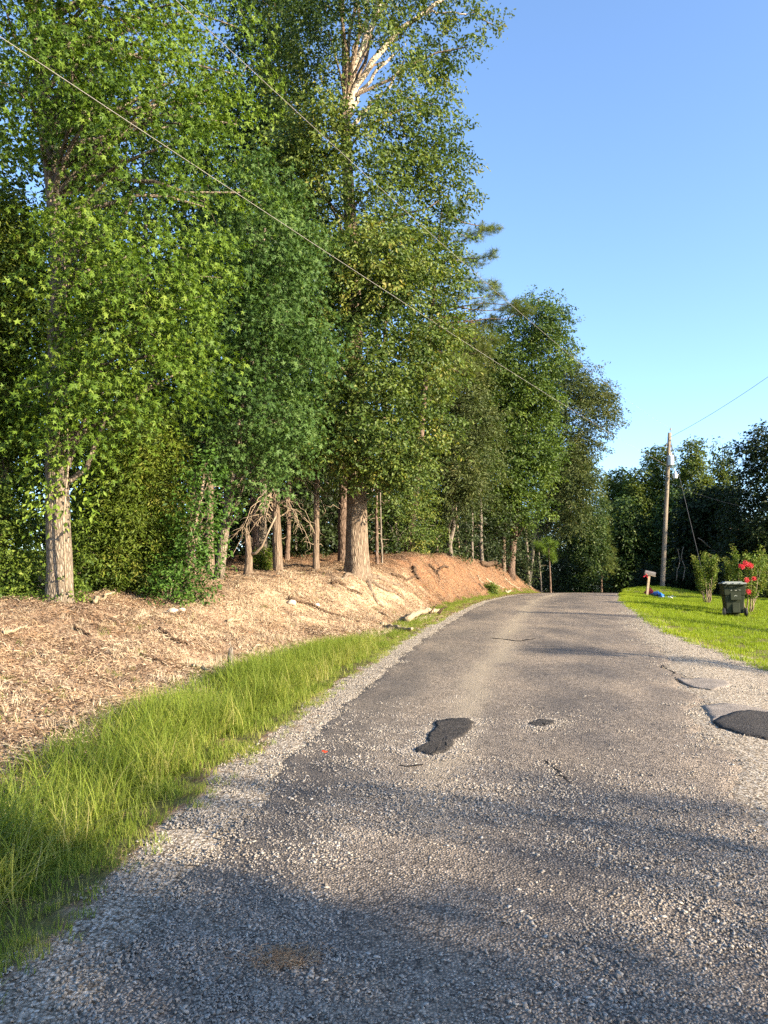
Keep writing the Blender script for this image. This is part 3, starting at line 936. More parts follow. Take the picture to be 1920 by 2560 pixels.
for u, v, lr in clumps:
    Yc = 33.5 + rs.uniform(-1.6, 1.2)
    c = at(u, v, Yc)
    k = int(np.clip(np.searchsorted(pC[:, 2], c[2] - .5), 1, 23))
    pp = wob(pC[k], c, 6, .03, rs); lbC.add(*tube(pp, np.linspace(.05, .012, 6), 5, cap=False))
    m = int(44 * lr / .5)
    p = c + unit(rs.normal(size=(m, 3))) * (lr * 1.05 * rs.random(m)[:, None] ** .5) * np.array([1.2, 1, .6])
    o = unit(unit(p - pC[k]) + rs.normal(size=(m, 3)) * .35 + np.array([0, 0, .5]))
    sprays(mbC, p, o, 34, .16, .24, 'needle', np.clip(.5 + rs.normal(size=m) * .18, 0, 1), rs, droop=-.1, needle=True, spread=.25)
    for q_ in p[::3]: lbC.add(*tube(np.array([c, q_]), [.008, .004], 3, cap=False))
tag(lbC.build('limbs', M['bark_pine'], rC), kind='stuff')
tag(mbC.build('crown', M['pine'], rC, flat=True), kind='stuff')

bD2 = foot(1128, 36.5)
make_tree('oak_tree', 'bushy olive brown oak on a bent slim trunk atop the orange mound', 'tree', bD2, 36.5,
          [(1265, 1010, 1230), (1190, 1000, 1260), (1080, 1060, 1260), (960, 1080, 1240), (880, 1100, 1220), (800, 1120, 1200)], M['olive'], M['bark_grey'], .12, 106, gA,
          mids=[at(1122, 1370, 36.5), at(1135, 1310, 36.5), at(1125, 1250, 36.5)], nl=48, lr=1.15, ns=34, nf=22, size=.17, kind='narrow', spray_len=.7, limb_r=.03, front=.35, tw=.06)
bD = foot(1274, 47.5)
rD, pD, _, _, _ = make_tree('oak_tree', 'spreading oak above the cut end of the bank with a leaning log at its foot', 'tree', bD, 47.5,
          [(1305, 1180, 1350), (1260, 1100, 1385), (1180, 1060, 1400), (1080, 1150, 1400), (980, 1160, 1400), (900, 1190, 1425), (830, 1230, 1420), (780, 1290, 1400), (735, 1320, 1370)], M['oak_green'], M['bark_pine'], .24, 107, gA,
          sides=20, rings=24, nl=80, lr=1.55, ns=46, nf=20, size=.19, flat=.48, spray_len=.85, limb_r=.04, front=.4, tw=.05, tint_c=.5,
          extra=[(1410, 890, 47.5, .8), (1395, 850, 47.5, .7), (1350, 760, 47.5, .7), (1340, 1290, 46, .7), (1290, 1300, 46, .6)])
bDb = foot(1258, 47.0)
rs = np.random.default_rng(8)
rDb = empty('oak_tree', tuple(bDb), 'slimmer of the paired trunks at the cut end of the bank, pale and bare', 'tree', gA)
MB().add(*tube(trunk_path(bDb, at(1262, 1180, 47), 12, .01, rs), np.linspace(.14, .08, 12), 12, .06, 9, flare=.3)).build('trunk', M['bark_cedar'], rDb)
mb, lo, ft = grow_crown(rs, Sil([(1250, 1200, 1300), (1150, 1190, 1310), (1080, 1230, 1290)], 47), 46.6, 14, .8, 22, 20, .15, 'oval')
tag(mb.build('crown', M['oak'], rDb, flat=True), kind='stuff')
bE = foot(1318, 57.0)
make_tree('willow_oak_tree', 'dark willow oak leaning out over the road beyond the crest', 'tree', bE, 57.0,
          [(1310, 1340, 1470), (1180, 1330, 1500), (1120, 1320, 1500), (1070, 1310, 1535), (1010, 1310, 1545), (960, 1320, 1500), (930, 1360, 1450), (880, 1370, 1420)], M['olive'], M['bark_grey'], .16, 108, gA,
          nl=64, lr=1.5, ns=40, nf=20, size=.24, kind='narrow', spray_len=.9, limb_r=.04, front=.3, extra=[(1530, 1040, 57, .8), (1540, 1065, 57, .6), (1515, 1000, 57, .8), (1490, 970, 57, .7)])
bE2 = foot(1420, 66.0)
make_tree('oak_tree', 'low dark green oak where the road disappears over the crest', 'tree', bE2, 66.0,
          [(1480, 1400, 1480), (1420, 1370, 1510), (1330, 1350, 1515), (1230, 1350, 1500), (1130, 1360, 1470)], M['oak_dark'], M['bark_grey'], .18, 109, gA,
          nl=70, lr=1.4, ns=28, nf=20, size=.22, spray_len=.9, limb_every=0, front=.3, extra=[(1470, 1462, 64, .8), (1490, 1440, 64, .7), (1440, 1470, 64, .7)])
bE3 = foot(1500, 74.0)
make_tree('pine_tree', 'yellow tinged pine at the right end of the row beyond the crest', 'tree', bE3, 74.0,
          [(1420, 1460, 1535), (1340, 1470, 1520), (1250, 1480, 1515), (1180, 1490, 1510)], M['pine'], M['bark_pine'], .15, 110, gA,
          nl=36, lr=1.0, ns=22, nf=30, size=.5, kind='needle', spray_len=.4, limb_every=2, needle=True)
# young pine bough
bF = foot(1375, 52.0)
rs = np.random.default_rng(12)
rF = empty('young_pine', tuple(bF), 'young pine with one bright yellow green bough over a bare slim stem', 'tree', gA)
pF = trunk_path(bF, at(1372, 1370, 52), 8, .01, rs)
MB().add(*tube(pF, np.linspace(.07, .04, 8), 8, .05)).build('trunk', M['bark_pine'], rF)
mb = MB()
for u, v, lr in [(1345, 1365, .35), (1365, 1355, .35), (1385, 1360, .35), (1372, 1380, .35), (1380, 1392, .28), (1355, 1372, .3)]:
    c = at(u, v, 51.5 + rs.random()); m = 26
    p = c + unit(rs.normal(size=(m, 3))) * lr * rs.random((m, 1)) ** .5
    sprays(mb, p, unit(rs.normal(size=(m, 3)) + np.array([.3, -.2, .5])), 40, .12, .30, 'needle', np.clip(.5 + rs.normal(size=m) * .2, 0, 1), rs, needle=True)
tag(mb.build('crown', M['pine_young'], rF, flat=True), kind='stuff')

# smaller trunks under the canopy: (u, base v, top v, distance, radius, top shift u, bark, label, crown?)
slim = [
    (790, 1432, 1150, 22.4, .10, 4, 'bark_cedar', 'straight slim cedar trunk between the dead branched cedar and the huge oak'),
    (858, 1402, 1130, 26.5, .20, 2, 'bark_pine', 'thick scaly pine trunk just behind the huge oak on its left'),
    (641, 1408, 1150, 24.5, .13, -12, 'bark_pine', 'reddish trunk right behind the broken snag'),
    (528, 1400, 1180, 21.5, .13, 0, 'bark_cedar', 'reddish trunk rising behind the leafy sapling'),
    (478, 1395, 1180, 23.0, .12, 6, 'bark_cedar', 'pale trunk half hidden left of the leafy sapling'),
    (943, 1398, 1150, 26.0, .06, -4, 'bark_pine', 'thin brown sapling trunk just right of the huge oak'),
    (955, 1400, 1200, 26.6, .035, -8, 'bark_grey', 'thinnest grey sapling beside the thin brown one right of the huge oak'),
    (1205, 1398, 1200, 43.0, .11, -6, 'bark_grey', 'dark slim trunk between the mound and the paired trunks'),
    (1095, 1385, 1280, 37.5, .045, -5, 'twig', 'thin pale bare sapling left of the bent slim trunk'),
    (1181, 1390, 1250, 42.0, .07, 0, 'bark_grey', 'slim straight trunk behind the right end of the mound'),
    (1322, 1470, 1290, 55.0, .13, -10, 'bark_grey', 'grey trunk leaning at the shady end of the bank'),
    (1352, 1468, 1330, 57.0, .06, -8, 'bark_grey', 'slim crooked grey trunk next to the leaning grey one'),
    (718, 1395, 1200, 27.0, .10, 3, 'bark_pine', 'dark pine trunk in the shade behind the cedars'),
    (1030, 1380, 1190, 34.0, .09, 4, 'bark_pine', 'brown trunk in the undergrowth left of the mound top'),
    (1150, 1385, 1200, 40.5, .06, -14, 'twig', 'pale leaning sapling right of the bent slim trunk'),
]
for i, (u, vb, vt, Y, r, du, bk, lab) in enumerate(slim):
    rs = np.random.default_rng(300 + i)
    b = foot(u, Y); t = at(u + du, vt, Y)
    root = empty('tree', tuple(b), lab, 'tree', gA)
    P = trunk_path(b, t, 18, .012, rs)
    tb = MB(); tb.add(*tube(P, np.linspace(r, r * .72, 18), 14 if r > .08 else 8, .07, i, flare=.35, flare_h=.4))
    tb.build('trunk', M[bk], root)
    sb = MB()
    for k in range(9):
        j = rs.integers(5, 17); a = rs.random() * 6.28; L = rs.uniform(.25, 1.0)
        e = P[j] + np.array([math.cos(a) * L, math.sin(a) * L, rs.uniform(-.25, .2)])
        sb.add(*tube(wob(P[j], e, 5, .07, rs), np.linspace(.012, .004, 5), 4, cap=False))
    tag(sb.build('dead_twigs', M['twig'], root), kind='stuff')
    zt = t[2]
    mb = MB(); m = 60
    p = t + unit(rs.normal(size=(m, 3))) * rs.random((m, 1)) ** .5 * np.array([1.6, 1.6, 1.3]) + np.array([0, 0, 1.2])
    sprays(mb, p, unit(p - t), 16, .6, .13, 'oval', np.clip(.4 + rs.normal(size=m) * .15, 0, 1), rs)
    tag(mb.build('crown', M['oak_dark'], root, flat=True), kind='stuff')

# cedar with drooping dead branches
rs = np.random.default_rng(77)
bG = foot(697, 22.0)
rG = empty('cedar_tree', tuple(bG), 'cedar trunk with a mop of grey dead branches drooping around it', 'tree', gA)
pG = trunk_path(bG, at(690, 1180, 22.0), 20, .008, rs)
MB().add(*tube(pG, np.linspace(.15, .10, 20), 18, .08, 3, flare=.3, flare_h=.4)).build('trunk', M['bark_cedar'], rG)
for k in range(22):
    a = -math.pi / 2 + (rs.random() - .5) * 4.6
    L = rs.uniform(.7, 1.7)
    s_ = pG[rs.integers(11, 19)]
    e = s_ + np.array([math.cos(a) * L, math.sin(a) * L * .6, -rs.uniform(.1, 1.3)])
    P = wob(s_, e, 8, .03, rs); P[1:-1, 2] += np.sin(np.linspace(0, np.pi, 8))[1:-1] * L * .3
    db = MB(); db.add(*tube(P, np.linspace(.02, .006, 8), 5, cap=False))
    for w in range(5):
        j = rs.integers(3, 8); f = P[j] + np.array([rs.normal() * .2, rs.normal() * .2, -rs.uniform(.1, .5)])
        db.add(*tube(wob(P[j], f, 5, .06, rs), np.linspace(.008, .003, 5), 3, cap=False))
    db.build('dead_branch', M['twig'], rG)
mb, lo, ft = grow_crown(rs, Sil([(1190, 600, 780), (1120, 570, 800), (1020, 620, 760)], 22), 22.2, 26, .6, 22, 14, .10, 'narrow')
tag(mb.build('crown', M['oak_dark'], rG, flat=True), kind='stuff')
# broken snag
bS = foot(620, 20.6)
rS = empty('tree_snag', tuple(bS), 'short broken reddish snag with a side branch in front of the cedar', 'snag')
pS = trunk_path(bS, at(619, 1340, 20.6), 12, .02, rs)
MB().add(*tube(pS, np.linspace(.14, .075, 12), 14, .14, 5, flare=.4, flare_h=.3)).build('trunk', M['bark_cedar'], rS)
P = np.array([pS[7], at(640, 1383, 20.5), at(655, 1365, 20.4), at(668, 1335, 20.3), at(690, 1290, 20.2)])
MB().add(*tube(P, np.linspace(.05, .02, 5), 6, .1, 2)).build('branch', M['twig'], rS)

# red cedar on the left with feathery foliage down to the ground
bH = foot(330, 16.4)
mkc = dict(kind='narrow', flat=.7, droop=.7, spray_len=.5, spread=.55, up=.25)
make_tree('cedar_tree', 'feathery olive cedar sweeping to the ground right of the pale furrowed trunk', 'tree', bH, 16.4,
          [(1470, 200, 470), (1400, 190, 500), (1300, 200, 490), (1180, 230, 480), (1090, 280, 450), (1040, 320, 420)], M['cedar'], M['bark_cedar'], .10, 120, gA,
          nl=60, lr=.5, ns=36, nf=26, size=.10, limb_every=2, limb_r=.015, tw=.12, twr=.004, front=.4, tint_c=.42, tint_v=.2, depth=.8, **mkc)
bH2 = foot(15, 14.2)
make_tree('cedar_tree', 'feathery yellow green cedar at the left edge beside the big sweetgum', 'tree', bH2, 14.2,
          [(1080, -120, 60), (960, -120, 70), (860, -110, 90), (720, -90, 130), (600, -70, 110), (480, -50, 50)], M['cedar'], M['bark_cedar'], .10, 121, gA,
          nl=52, lr=.5, ns=32, nf=24, size=.10, limb_every=2, limb_r=.015, front=.4, tint_c=.5, **mkc)
# privet thicket at the far left
gP = 'privet shrubs at the left edge'
for i, (u, vb, Y, rows, lab) in enumerate([
        (35, 1555, 14.3, [(1560, -60, 110), (1480, -90, 140), (1350, -100, 110), (1200, -100, 110), (1100, -80, 90), (1050, -60, 50)], 'tall small leaved privet filling the left edge beside the pale trunk'),
        (150, 1545, 14.0, [(1560, 90, 240), (1510, 70, 220), (1440, 60, 150), (1400, 70, 120)], 'low privet spilling around the foot of the pale furrowed trunk'),
        (255, 1500, 15.6, [(1520, 190, 300), (1470, 180, 330), (1380, 170, 290), (1300, 190, 260)], 'thin privet between the pale trunk and the feathery cedar')]):
    b = foot(u, Y)
    make_tree('privet_shrub', lab, 'shrub', b, Y, rows, M['privet'], M['twig'], .025, 130 + i, gP, sides=5, rings=6, ridge=0, flare=0, nl=[50, 16, 16][i], lr=.5, ns=[30, 22, 18][i], nf=18, size=.075,
              spray_len=.35, limb_every=1, limb_r=.01, tw=.2, twr=.004, front=.4, crown_name='foliage', flat=.7)
# sapling and shrubs in front of the trunks
b = on_ground(455, 1495)
make_tree('sapling', 'leafy young sapling with a crooked pale stem before the reddish trunk', 'sapling', b, b[1],
          [(1480, 400, 550), (1420, 385, 560), (1370, 430, 540), (1300, 430, 580), (1230, 440, 590), (1160, 470, 560)], M['shrub'], M['twig'], .025, 140, None, sides=6, rings=8, ridge=0, flare=0,
          nl=26, lr=.32, ns=15, nf=10, size=.09, spray_len=.3, limb_every=1, limb_r=.012, tw=.25, twr=.004, crown_name='foliage')
b = on_ground(420, 1500)
make_tree('shrub', 'low bright green shrub at the foot of the leafy sapling', 'shrub', b, b[1],
          [(1500, 370, 520), (1450, 370, 500), (1400, 400, 470)], M['shrub'], M['twig'], .015, 141, None, sides=5, rings=5, ridge=0, flare=0, nl=16, lr=.25, ns=13, nf=12, size=.065, spray_len=.25,
          limb_every=1, limb_r=.008, tw=.2, twr=.003, crown_name='foliage')
b = foot(652, 22.6)
make_tree('shrub', 'small feathery green shrub between the snag and the dead branched cedar', 'shrub', b, b[1],
          [(1425, 630, 680), (1395, 630, 680), (1375, 645, 665)], M['cedar'], M['twig'], .012, 142, None, sides=5, rings=4, ridge=0, flare=0, nl=8, lr=.22, ns=26, nf=18, size=.07, spray_len=.2, kind='narrow', limb_every=0, crown_name='foliage')
b = on_ground(1222, 1478)
make_tree('shrub', 'tiny dark evergreen shrub near the foot of the orange bank', 'shrub', b, b[1],
          [(1482, 1208, 1240), (1470, 1205, 1242), (1462, 1215, 1232)], M['privet'], M['twig'], .012, 143, None, sides=5, rings=4, ridge=0, flare=0, nl=8, lr=.2, ns=24, nf=16, size=.07, spray_len=.2, limb_every=0, crown_name='foliage')
# vine hanging off the big sweetgum's trunk: round leaves
mb = MB(); rs = np.random.default_rng(90); m = 110
zz = rs.uniform(at(0, 1300, bA[1])[2], at(0, 560, bA[1])[2], m)
cx = np.interp(zz, pA[:, 2], pA[:, 0]); cy = np.interp(zz, pA[:, 2], pA[:, 1])
a = -math.pi / 2 + rs.normal(size=m) * .9
p = np.stack([cx + np.cos(a) * .32 + (rs.random(m) < .5) * rs.random(m) * .7, cy + np.sin(a) * .32, zz], -1)
sprays(mb, p, unit(np.stack([np.cos(a), np.sin(a), a * 0 - .5], -1)), 9, .4, .11, 'oval', np.clip(.8 + rs.normal(size=m) * .1, 0, 1), rs, droop=.8)
vr = empty('vine', tuple(bA), 'leafy vine climbing the pale furrowed sweetgum trunk', 'vine')
tag(mb.build('foliage', M['sweetgum'], vr, flat=True), kind='stuff')
vp = np.array([at(u, v, bA[1] - .33) for u, v in [(165, 1480), (158, 1300), (172, 1150), (160, 900), (165, 700), (150, 560)]])
MB().add(*tube(vp, [.015] * 6, 5)).build('stem', M['twig'], vr)

# undergrowth and trees deeper in the wood: each a thing, dark
gW = 'trees deeper in the wood'
deep = [
    (120, 21, 260, 3.2, 'first shady understory tree from the left edge, behind the big sweetgum'), (290, 24, 260, 3.4, 'shady understory tree behind the feathery olive cedar'),
    (440, 27, 220, 3.0, 'shady understory tree behind the leafy sapling'), (580, 29, 250, 3.2, 'shady understory tree behind the broken snag'), (740, 31, 230, 3.2, 'shady understory tree behind the slim cedar trunk'),
    (860, 33, 210, 3.4, 'shady understory tree straight behind the huge oak trunk'), (990, 33, 130, 2.2, 'sunlit understory bush tree just right of the huge oak'), (1060, 39, 170, 3.0, 'shady understory tree behind the mound top'),
    (1165, 46, 150, 3.2, 'shady understory tree behind the right end of the mound'), (1240, 54, 130, 3.4, 'shady understory tree behind the paired trunks'), (1330, 64, 120, 3.6, 'shady understory tree behind the leaning grey trunk'),
    (1400, 76, 110, 4.0, 'shady understory tree filling the gap beyond the crest')]
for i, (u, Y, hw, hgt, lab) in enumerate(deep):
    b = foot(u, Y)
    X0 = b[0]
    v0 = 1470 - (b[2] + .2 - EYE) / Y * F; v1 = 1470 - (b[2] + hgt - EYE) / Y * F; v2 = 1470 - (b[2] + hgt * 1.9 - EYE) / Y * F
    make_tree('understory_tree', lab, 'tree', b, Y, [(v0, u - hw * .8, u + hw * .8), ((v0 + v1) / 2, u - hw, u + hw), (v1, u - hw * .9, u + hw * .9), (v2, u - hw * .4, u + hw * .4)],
              M['oak'] if i == 6 else M['far'], M['bark_grey'], .07, 200 + i, gW, sides=6, rings=6, nl=[34, 60][i == 6], lr=[1.0, .6][i == 6], ns=[22, 24][i == 6], nf=16, size=[.17, .1][i == 6], spray_len=.6, limb_every=2, limb_r=.02, tw=.03)  # canopy shade put into the dark leaf colour, except on the sunlit bush
tall = [(-60, 24, 'tall trunk of the wood at the left edge of the view'), (230, 28, 'tall forest tree behind the big sweetgum crown'), (520, 33, 'tall forest tree behind the smaller sweetgum crown'), (760, 36, 'tall forest tree left behind the huge oak crown'),
        (960, 40, 'tall forest tree right behind the huge oak crown'), (1120, 46, 'tall forest tree behind the long needled pine'), (1260, 58, 'tall forest tree behind the spreading oak')]
ttop = [150, 40, 150, 430, 480, 800, 900]
for i, (u, Y, lab) in enumerate(tall):
    b = foot(u, Y)
    hw = 3.4 / Y * F
    make_tree('forest_tree', lab, 'tree', b, Y, [(1150, u - hw * .7, u + hw * .7), (1000, u - hw, u + hw), (max(760, ttop[i] + 90), u - hw, u + hw), (ttop[i], u - hw * .35, u + hw * .35)], M['oak_dark'], M['bark_pine'], .2, 220 + i, gW,
              sides=8, rings=8, nl=60, lr=1.5, ns=24, nf=16, size=.24, spray_len=.9, limb_every=3, limb_r=.04, holes=HOLES_A if i < 3 else ())
# the far wood behind everything on the left: one mass
rs = np.random.default_rng(250); mb = MB(); tb = MB()
m = 2600
y = rs.uniform(34, 110, m); x = XLc(y) - rs.uniform(9, 15, m) - (y < 60) * 3; keep = x < XLc(y) - 6
p = np.stack([x, y, height(x, y) + rs.random(m) ** .8 * 9], -1)[keep]
sprays(mb, p, unit(np.stack([p[:, 0] * 0 + .6, p[:, 0] * 0 - .6, p[:, 0] * 0 + .3], -1)), 16, 1.2, .42, 'oval', np.clip(.4 + rs.normal(size=len(p)) * .2, 0, 1), rs)
m = 1500
y = rs.uniform(27, 90, m); x = XLc(y) - rs.uniform(7.5, 12, m) - smooth(34, 27, y) * 3
p = np.stack([x, y, height(x, y) + rs.random(m) * 4.2], -1)
sprays(mb, p, np.repeat([[.5, -.7, .2]], m, 0), 14, .9, .32, 'oval', np.clip(.3 + rs.normal(size=m) * .2, 0, 1), rs)
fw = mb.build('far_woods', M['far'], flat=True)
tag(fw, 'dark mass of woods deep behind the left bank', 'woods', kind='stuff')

# ------------------------------------------------------------------ right side trees
gR = 'dark trees beyond the lawn on the right'


def right_tree(u, Y, rows, mat, lab, seed, r0=.16, nl=56, lr=1.2, ns=30, nf=16, size=.34, name='oak_tree', **kw):
    b = foot(u, Y)
    return make_tree(name, lab, 'tree', b, Y, rows, M[mat], M['bark_grey'], r0, seed, gR, sides=8, rings=10, nl=nl, lr=lr, ns=ns, nf=nf, size=size, spray_len=.9, limb_every=1, limb_r=.05, **kw)


right_tree(1530, 92, [(1480, 1490, 1590), (1350, 1490, 1590), (1260, 1500, 1580), (1200, 1510, 1570), (1180, 1525, 1555)], 'far_gum', 'olive topped tree left of the utility pole, above the small distant pole', 401)
right_tree(1588, 86, [(1480, 1560, 1640), (1330, 1560, 1630), (1230, 1560, 1625), (1185, 1575, 1615), (1170, 1590, 1600)], 'far_gum', 'rounded tree just left of the utility pole', 402)
right_tree(1640, 88, [(1480, 1600, 1700), (1300, 1600, 1690), (1200, 1610, 1690), (1150, 1615, 1680), (1125, 1622, 1660)], 'far_gum', 'tree with twin leafy tips right behind the utility pole', 403)
right_tree(1728, 84, [(1480, 1690, 1780), (1300, 1680, 1790), (1200, 1695, 1770), (1140, 1705, 1755), (1090, 1718, 1742)], 'far_gum', 'tall pointed gum tree right of the pole transformer', 404)
right_tree(1805, 86, [(1480, 1770, 1850), (1300, 1765, 1850), (1200, 1775, 1838), (1150, 1785, 1825), (1105, 1795, 1815)], 'far_gum', 'second pointed gum tree, narrower, beside the big dark tree', 405, nl=44)
right_tree(1915, 54, [(1470, 1800, 2040), (1380, 1790, 2060), (1280, 1800, 2060), (1180, 1835, 2040), (1110, 1845, 2000), (1075, 1880, 1970)], 'far', 'big dark vine hung tree at the right edge', 406, r0=.22, nl=95, ns=34, size=.25)
right_tree(1760, 66, [(1475, 1700, 1840), (1380, 1690, 1850), (1300, 1690, 1850), (1230, 1720, 1830)], 'far', 'dark bushy tree between the guy wire and the big dark tree', 407, nl=70, ns=30)
right_tree(1560, 78, [(1480, 1500, 1620), (1400, 1500, 1620), (1330, 1510, 1610), (1270, 1530, 1590)], 'oak_dark', 'dark low tree left of the utility pole, behind the mailbox', 408, nl=50)
right_tree(1690, 76, [(1475, 1620, 1760), (1380, 1630, 1760), (1290, 1640, 1750), (1240, 1660, 1720)], 'oak_dark', 'dark low tree right of the utility pole foot', 409, nl=55)
right_tree(1880, 60, [(1475, 1790, 2000), (1400, 1790, 2000), (1330, 1810, 1990)], 'far', 'dark thicket tree behind the flowering crepe myrtle', 410, nl=60, ns=30)
right_tree(2040, 60, [(1470, 1960, 2140), (1250, 1940, 2160), (1080, 1980, 2120)], 'far', 'dark tree standing just past the right edge', 411, nl=60)
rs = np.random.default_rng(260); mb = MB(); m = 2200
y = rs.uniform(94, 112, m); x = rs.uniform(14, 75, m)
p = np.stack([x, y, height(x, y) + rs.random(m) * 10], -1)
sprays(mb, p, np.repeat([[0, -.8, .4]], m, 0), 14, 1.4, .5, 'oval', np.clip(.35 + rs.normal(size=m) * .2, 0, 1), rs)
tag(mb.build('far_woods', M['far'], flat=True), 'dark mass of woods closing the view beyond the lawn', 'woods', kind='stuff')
# low brush at the back of the lawn
gBr = 'dark brush along the back of the lawn'
for i, (u, Y, hw, h_, lab) in enumerate([(1705, 58, 55, 2.2, 'dark brush clump right of the utility pole foot'), (1800, 52, 60, 2.0, 'dark brush clump behind the green crepe myrtle'), (1620, 66, 45, 2.4, 'dark brush clump behind the leaning mailbox'), (1900, 48, 70, 2.2, 'dark brush clump behind the trash cart')]):
    b = foot(u, Y); vb = 1470 - (b[2] - EYE) / Y * F; vt = 1470 - (b[2] + h_ - EYE) / Y * F
    make_tree('brush', lab, 'bush', b, Y, [(vb, u - hw, u + hw), ((vb + vt) / 2, u - hw, u + hw), (vt, u - hw * .5, u + hw * .5)], M['far'], M['twig'], .04, 420 + i, gBr, sides=5, rings=5, ridge=0, flare=0,
              nl=30, lr=.7, ns=26, nf=16, size=.15, spray_len=.5, limb_every=1, limb_r=.02, crown_name='foliage')
for i, pix in enumerate([[(1690, 1450), (1700, 1400), (1694, 1370)], [(1708, 1452), (1712, 1420), (1704, 1390), (1708, 1368)], [(1745, 1345), (1780, 1375), (1815, 1385)]]):
    P = np.array([at(u, v, 56) for u, v in pix]); P = np.stack([np.interp(np.linspace(0, 1, 10), np.linspace(0, 1, len(P)), P[:, k]) for k in range(3)], -1) + rng.normal(size=(10, 3)) * .03
    o = MB().add(*tube(P, np.linspace(.04, .02, 10), 6)).build('dead_stem', M['twig'], origin=P[0])
    tag(o, ['pale bare stem in the brush nearest the utility pole', 'pale crooked bare stem in the brush right of its neighbour', 'pale bare branch slanting in the dark trees'][i], 'stem')

# trees standing right of and behind the camera; their shade falls on the road and lawn
gS = 'trees standing behind the viewer'
NX, NY, SX, SY = .5, .866, .866, -.5


def shade_tree(c, s, z0, z1, hw, lab, seed, nl=40, lr=1.2, ns=14, nf=12, size=.3, mat='oak_dark', name='shade_tree', r0=.18):
    x, y = c * NX + s * SX, c * NY + s * SY
    b = np.array([x, y, gz(x, y)]); rs = np.random.default_rng(seed)
    root = empty(name, tuple(b), lab, 'tree', gS)
    P = trunk_path(b, (x, y, b[2] + z1 - .3), 8, .01, rs)
    MB().add(*tube(P, np.linspace(r0, .03, 8), 7, .04)).build('trunk', M['bark_grey'], root)

    class S: pass
    sil = S(); sil.z = [b[2] + z0, b[2] + z0 + (z1 - z0) * .35, b[2] + z1]
    hwf = lambda z: np.interp(z, sil.z, [hw * .6, hw, hw * .3])
    sil.at = lambda z: (x - hwf(z), x + hwf(z))
    mb, lo, ft = grow_crown(rs, sil, y, nl, lr, ns, nf, size, 'oval', flat=.7, spray_len=.5)
    tag(mb.build('crown', M[mat], root, flat=True), kind='stuff')


for i, (c, s, z0, z1, hw) in enumerate([(.7, 20, .5, 14.5, 3.9), (-6, 22, 1, 15, 4.8), (-13, 20, 2, 14, 4.5)]):
    shade_tree(c, s, z0, z1, hw, ['broad tree behind the viewer nearest the road', 'broad tree behind the viewer, second from the road', 'broad tree behind the viewer, farthest back'][i], 500 + i, nl=[230, 80, 60][i], ns=18, lr=[.9, 1.2, 1.2][i])
for i, (c, s, z1, hw) in enumerate([(4.12, 21, 11.2, .20), (4.75, 22, 10.4, .15), (5.4, 22, 9.8, .14), (13.5, 15, 8.2, .5), (22.9, 13, 9.0, .45)]):
    shade_tree(c, s, .8, z1, hw, ['slender young tree behind the viewer nearest the broad ones', 'slender young tree behind the viewer, second in line', 'slender young tree behind the viewer, third in line', 'slender young tree right of the driveway', 'slender young tree right of the lawn'][i], 510 + i,
               nl=40, lr=.26, ns=14, nf=10, size=.13, name='young_tree', r0=.06)
for i, (c, s, z1, hw) in enumerate([(36, 21, 7.4, 2.4), (40, 23, 9.5, 3.2), (48.2, 25, 15, 3.6), (55, 25, 17, 4.5), (62, 26, 18, 4.8), (71, 28, 18, 5), (80, 30, 18, 5)]):
    shade_tree(c, s, .5, z1, hw, ['low tree off to the right of the flowering crepe myrtle', 'low tree off to the right of the lawn', 'tall tree off to the right of the lawn', 'second tall tree off to the right', 'third tall tree off to the right', 'fourth tall tree off to the right', 'fifth tall tree off to the right'][i], 530 + i,
               nl=70, lr=1.5, ns=16, nf=12, size=.4)

# ------------------------------------------------------------------ utility poles and wires
M['pole'] = bark_mat('weathered_pole_wood', (.10, .08, .06), (.24, .20, .15), (.34, .29, .22), 1, 26, .02)
M['steel'] = plain('galvanised_steel', (.52, .56, .58), .5, .5, .08, 5)
M['dark_metal'] = plain('dark_hardware', (.05, .05, .05), .5, .4, .2, 8)
M['porcelain'] = plain('brown_porcelain', (.10, .08, .07), .3, .6, .1, 8)
M['wire'] = plain('aluminium_wire', (.22, .205, .18), .5, .5, .1, 4)
M['cable'] = plain('black_cable', (.05, .05, .05), .6, .3, .1, 4)
M['lamp'] = plain('lamp_refractor', (.75, .77, .78), .3, .6, .05, 4)
YP = 52.0
bP = np.array([at(1656, 1470, YP)[0], YP, 0]); bP[2] = gz(bP[0], YP)
topP = at(1674, 1082, YP)
pole = empty('utility_pole', tuple(bP), 'tall weathered wooden utility pole with transformer and lamp by the lawn', 'utility pole')
axd = unit(topP - bP)
pt = lambda z: bP + axd * ((z - bP[2]) / axd[2])
PP = np.array([bP - axd * .4] + [bP + (topP - bP) * t for t in np.linspace(0, 1, 8)])
MB().add(*tube(PP, np.linspace(.165, .115, 9), 18, .02, 3)).build('pole', M['pole'], pole)


def cylp(name, c, r, h, mat, parent, r2=None, seg=20, axis='Z', rot=None, bevel=0):
    bm = bmesh.new(); bm_cyl(bm, (0, 0, 0), r, h, r2, seg, axis, rot)
    base = Vector(parent.matrix_basis.translation)
    if parent.parent is not None: base = base + parent.parent.matrix_basis.translation
    return bm_obj(name, bm, mat, parent, Vector(c) - base, bevel, False)


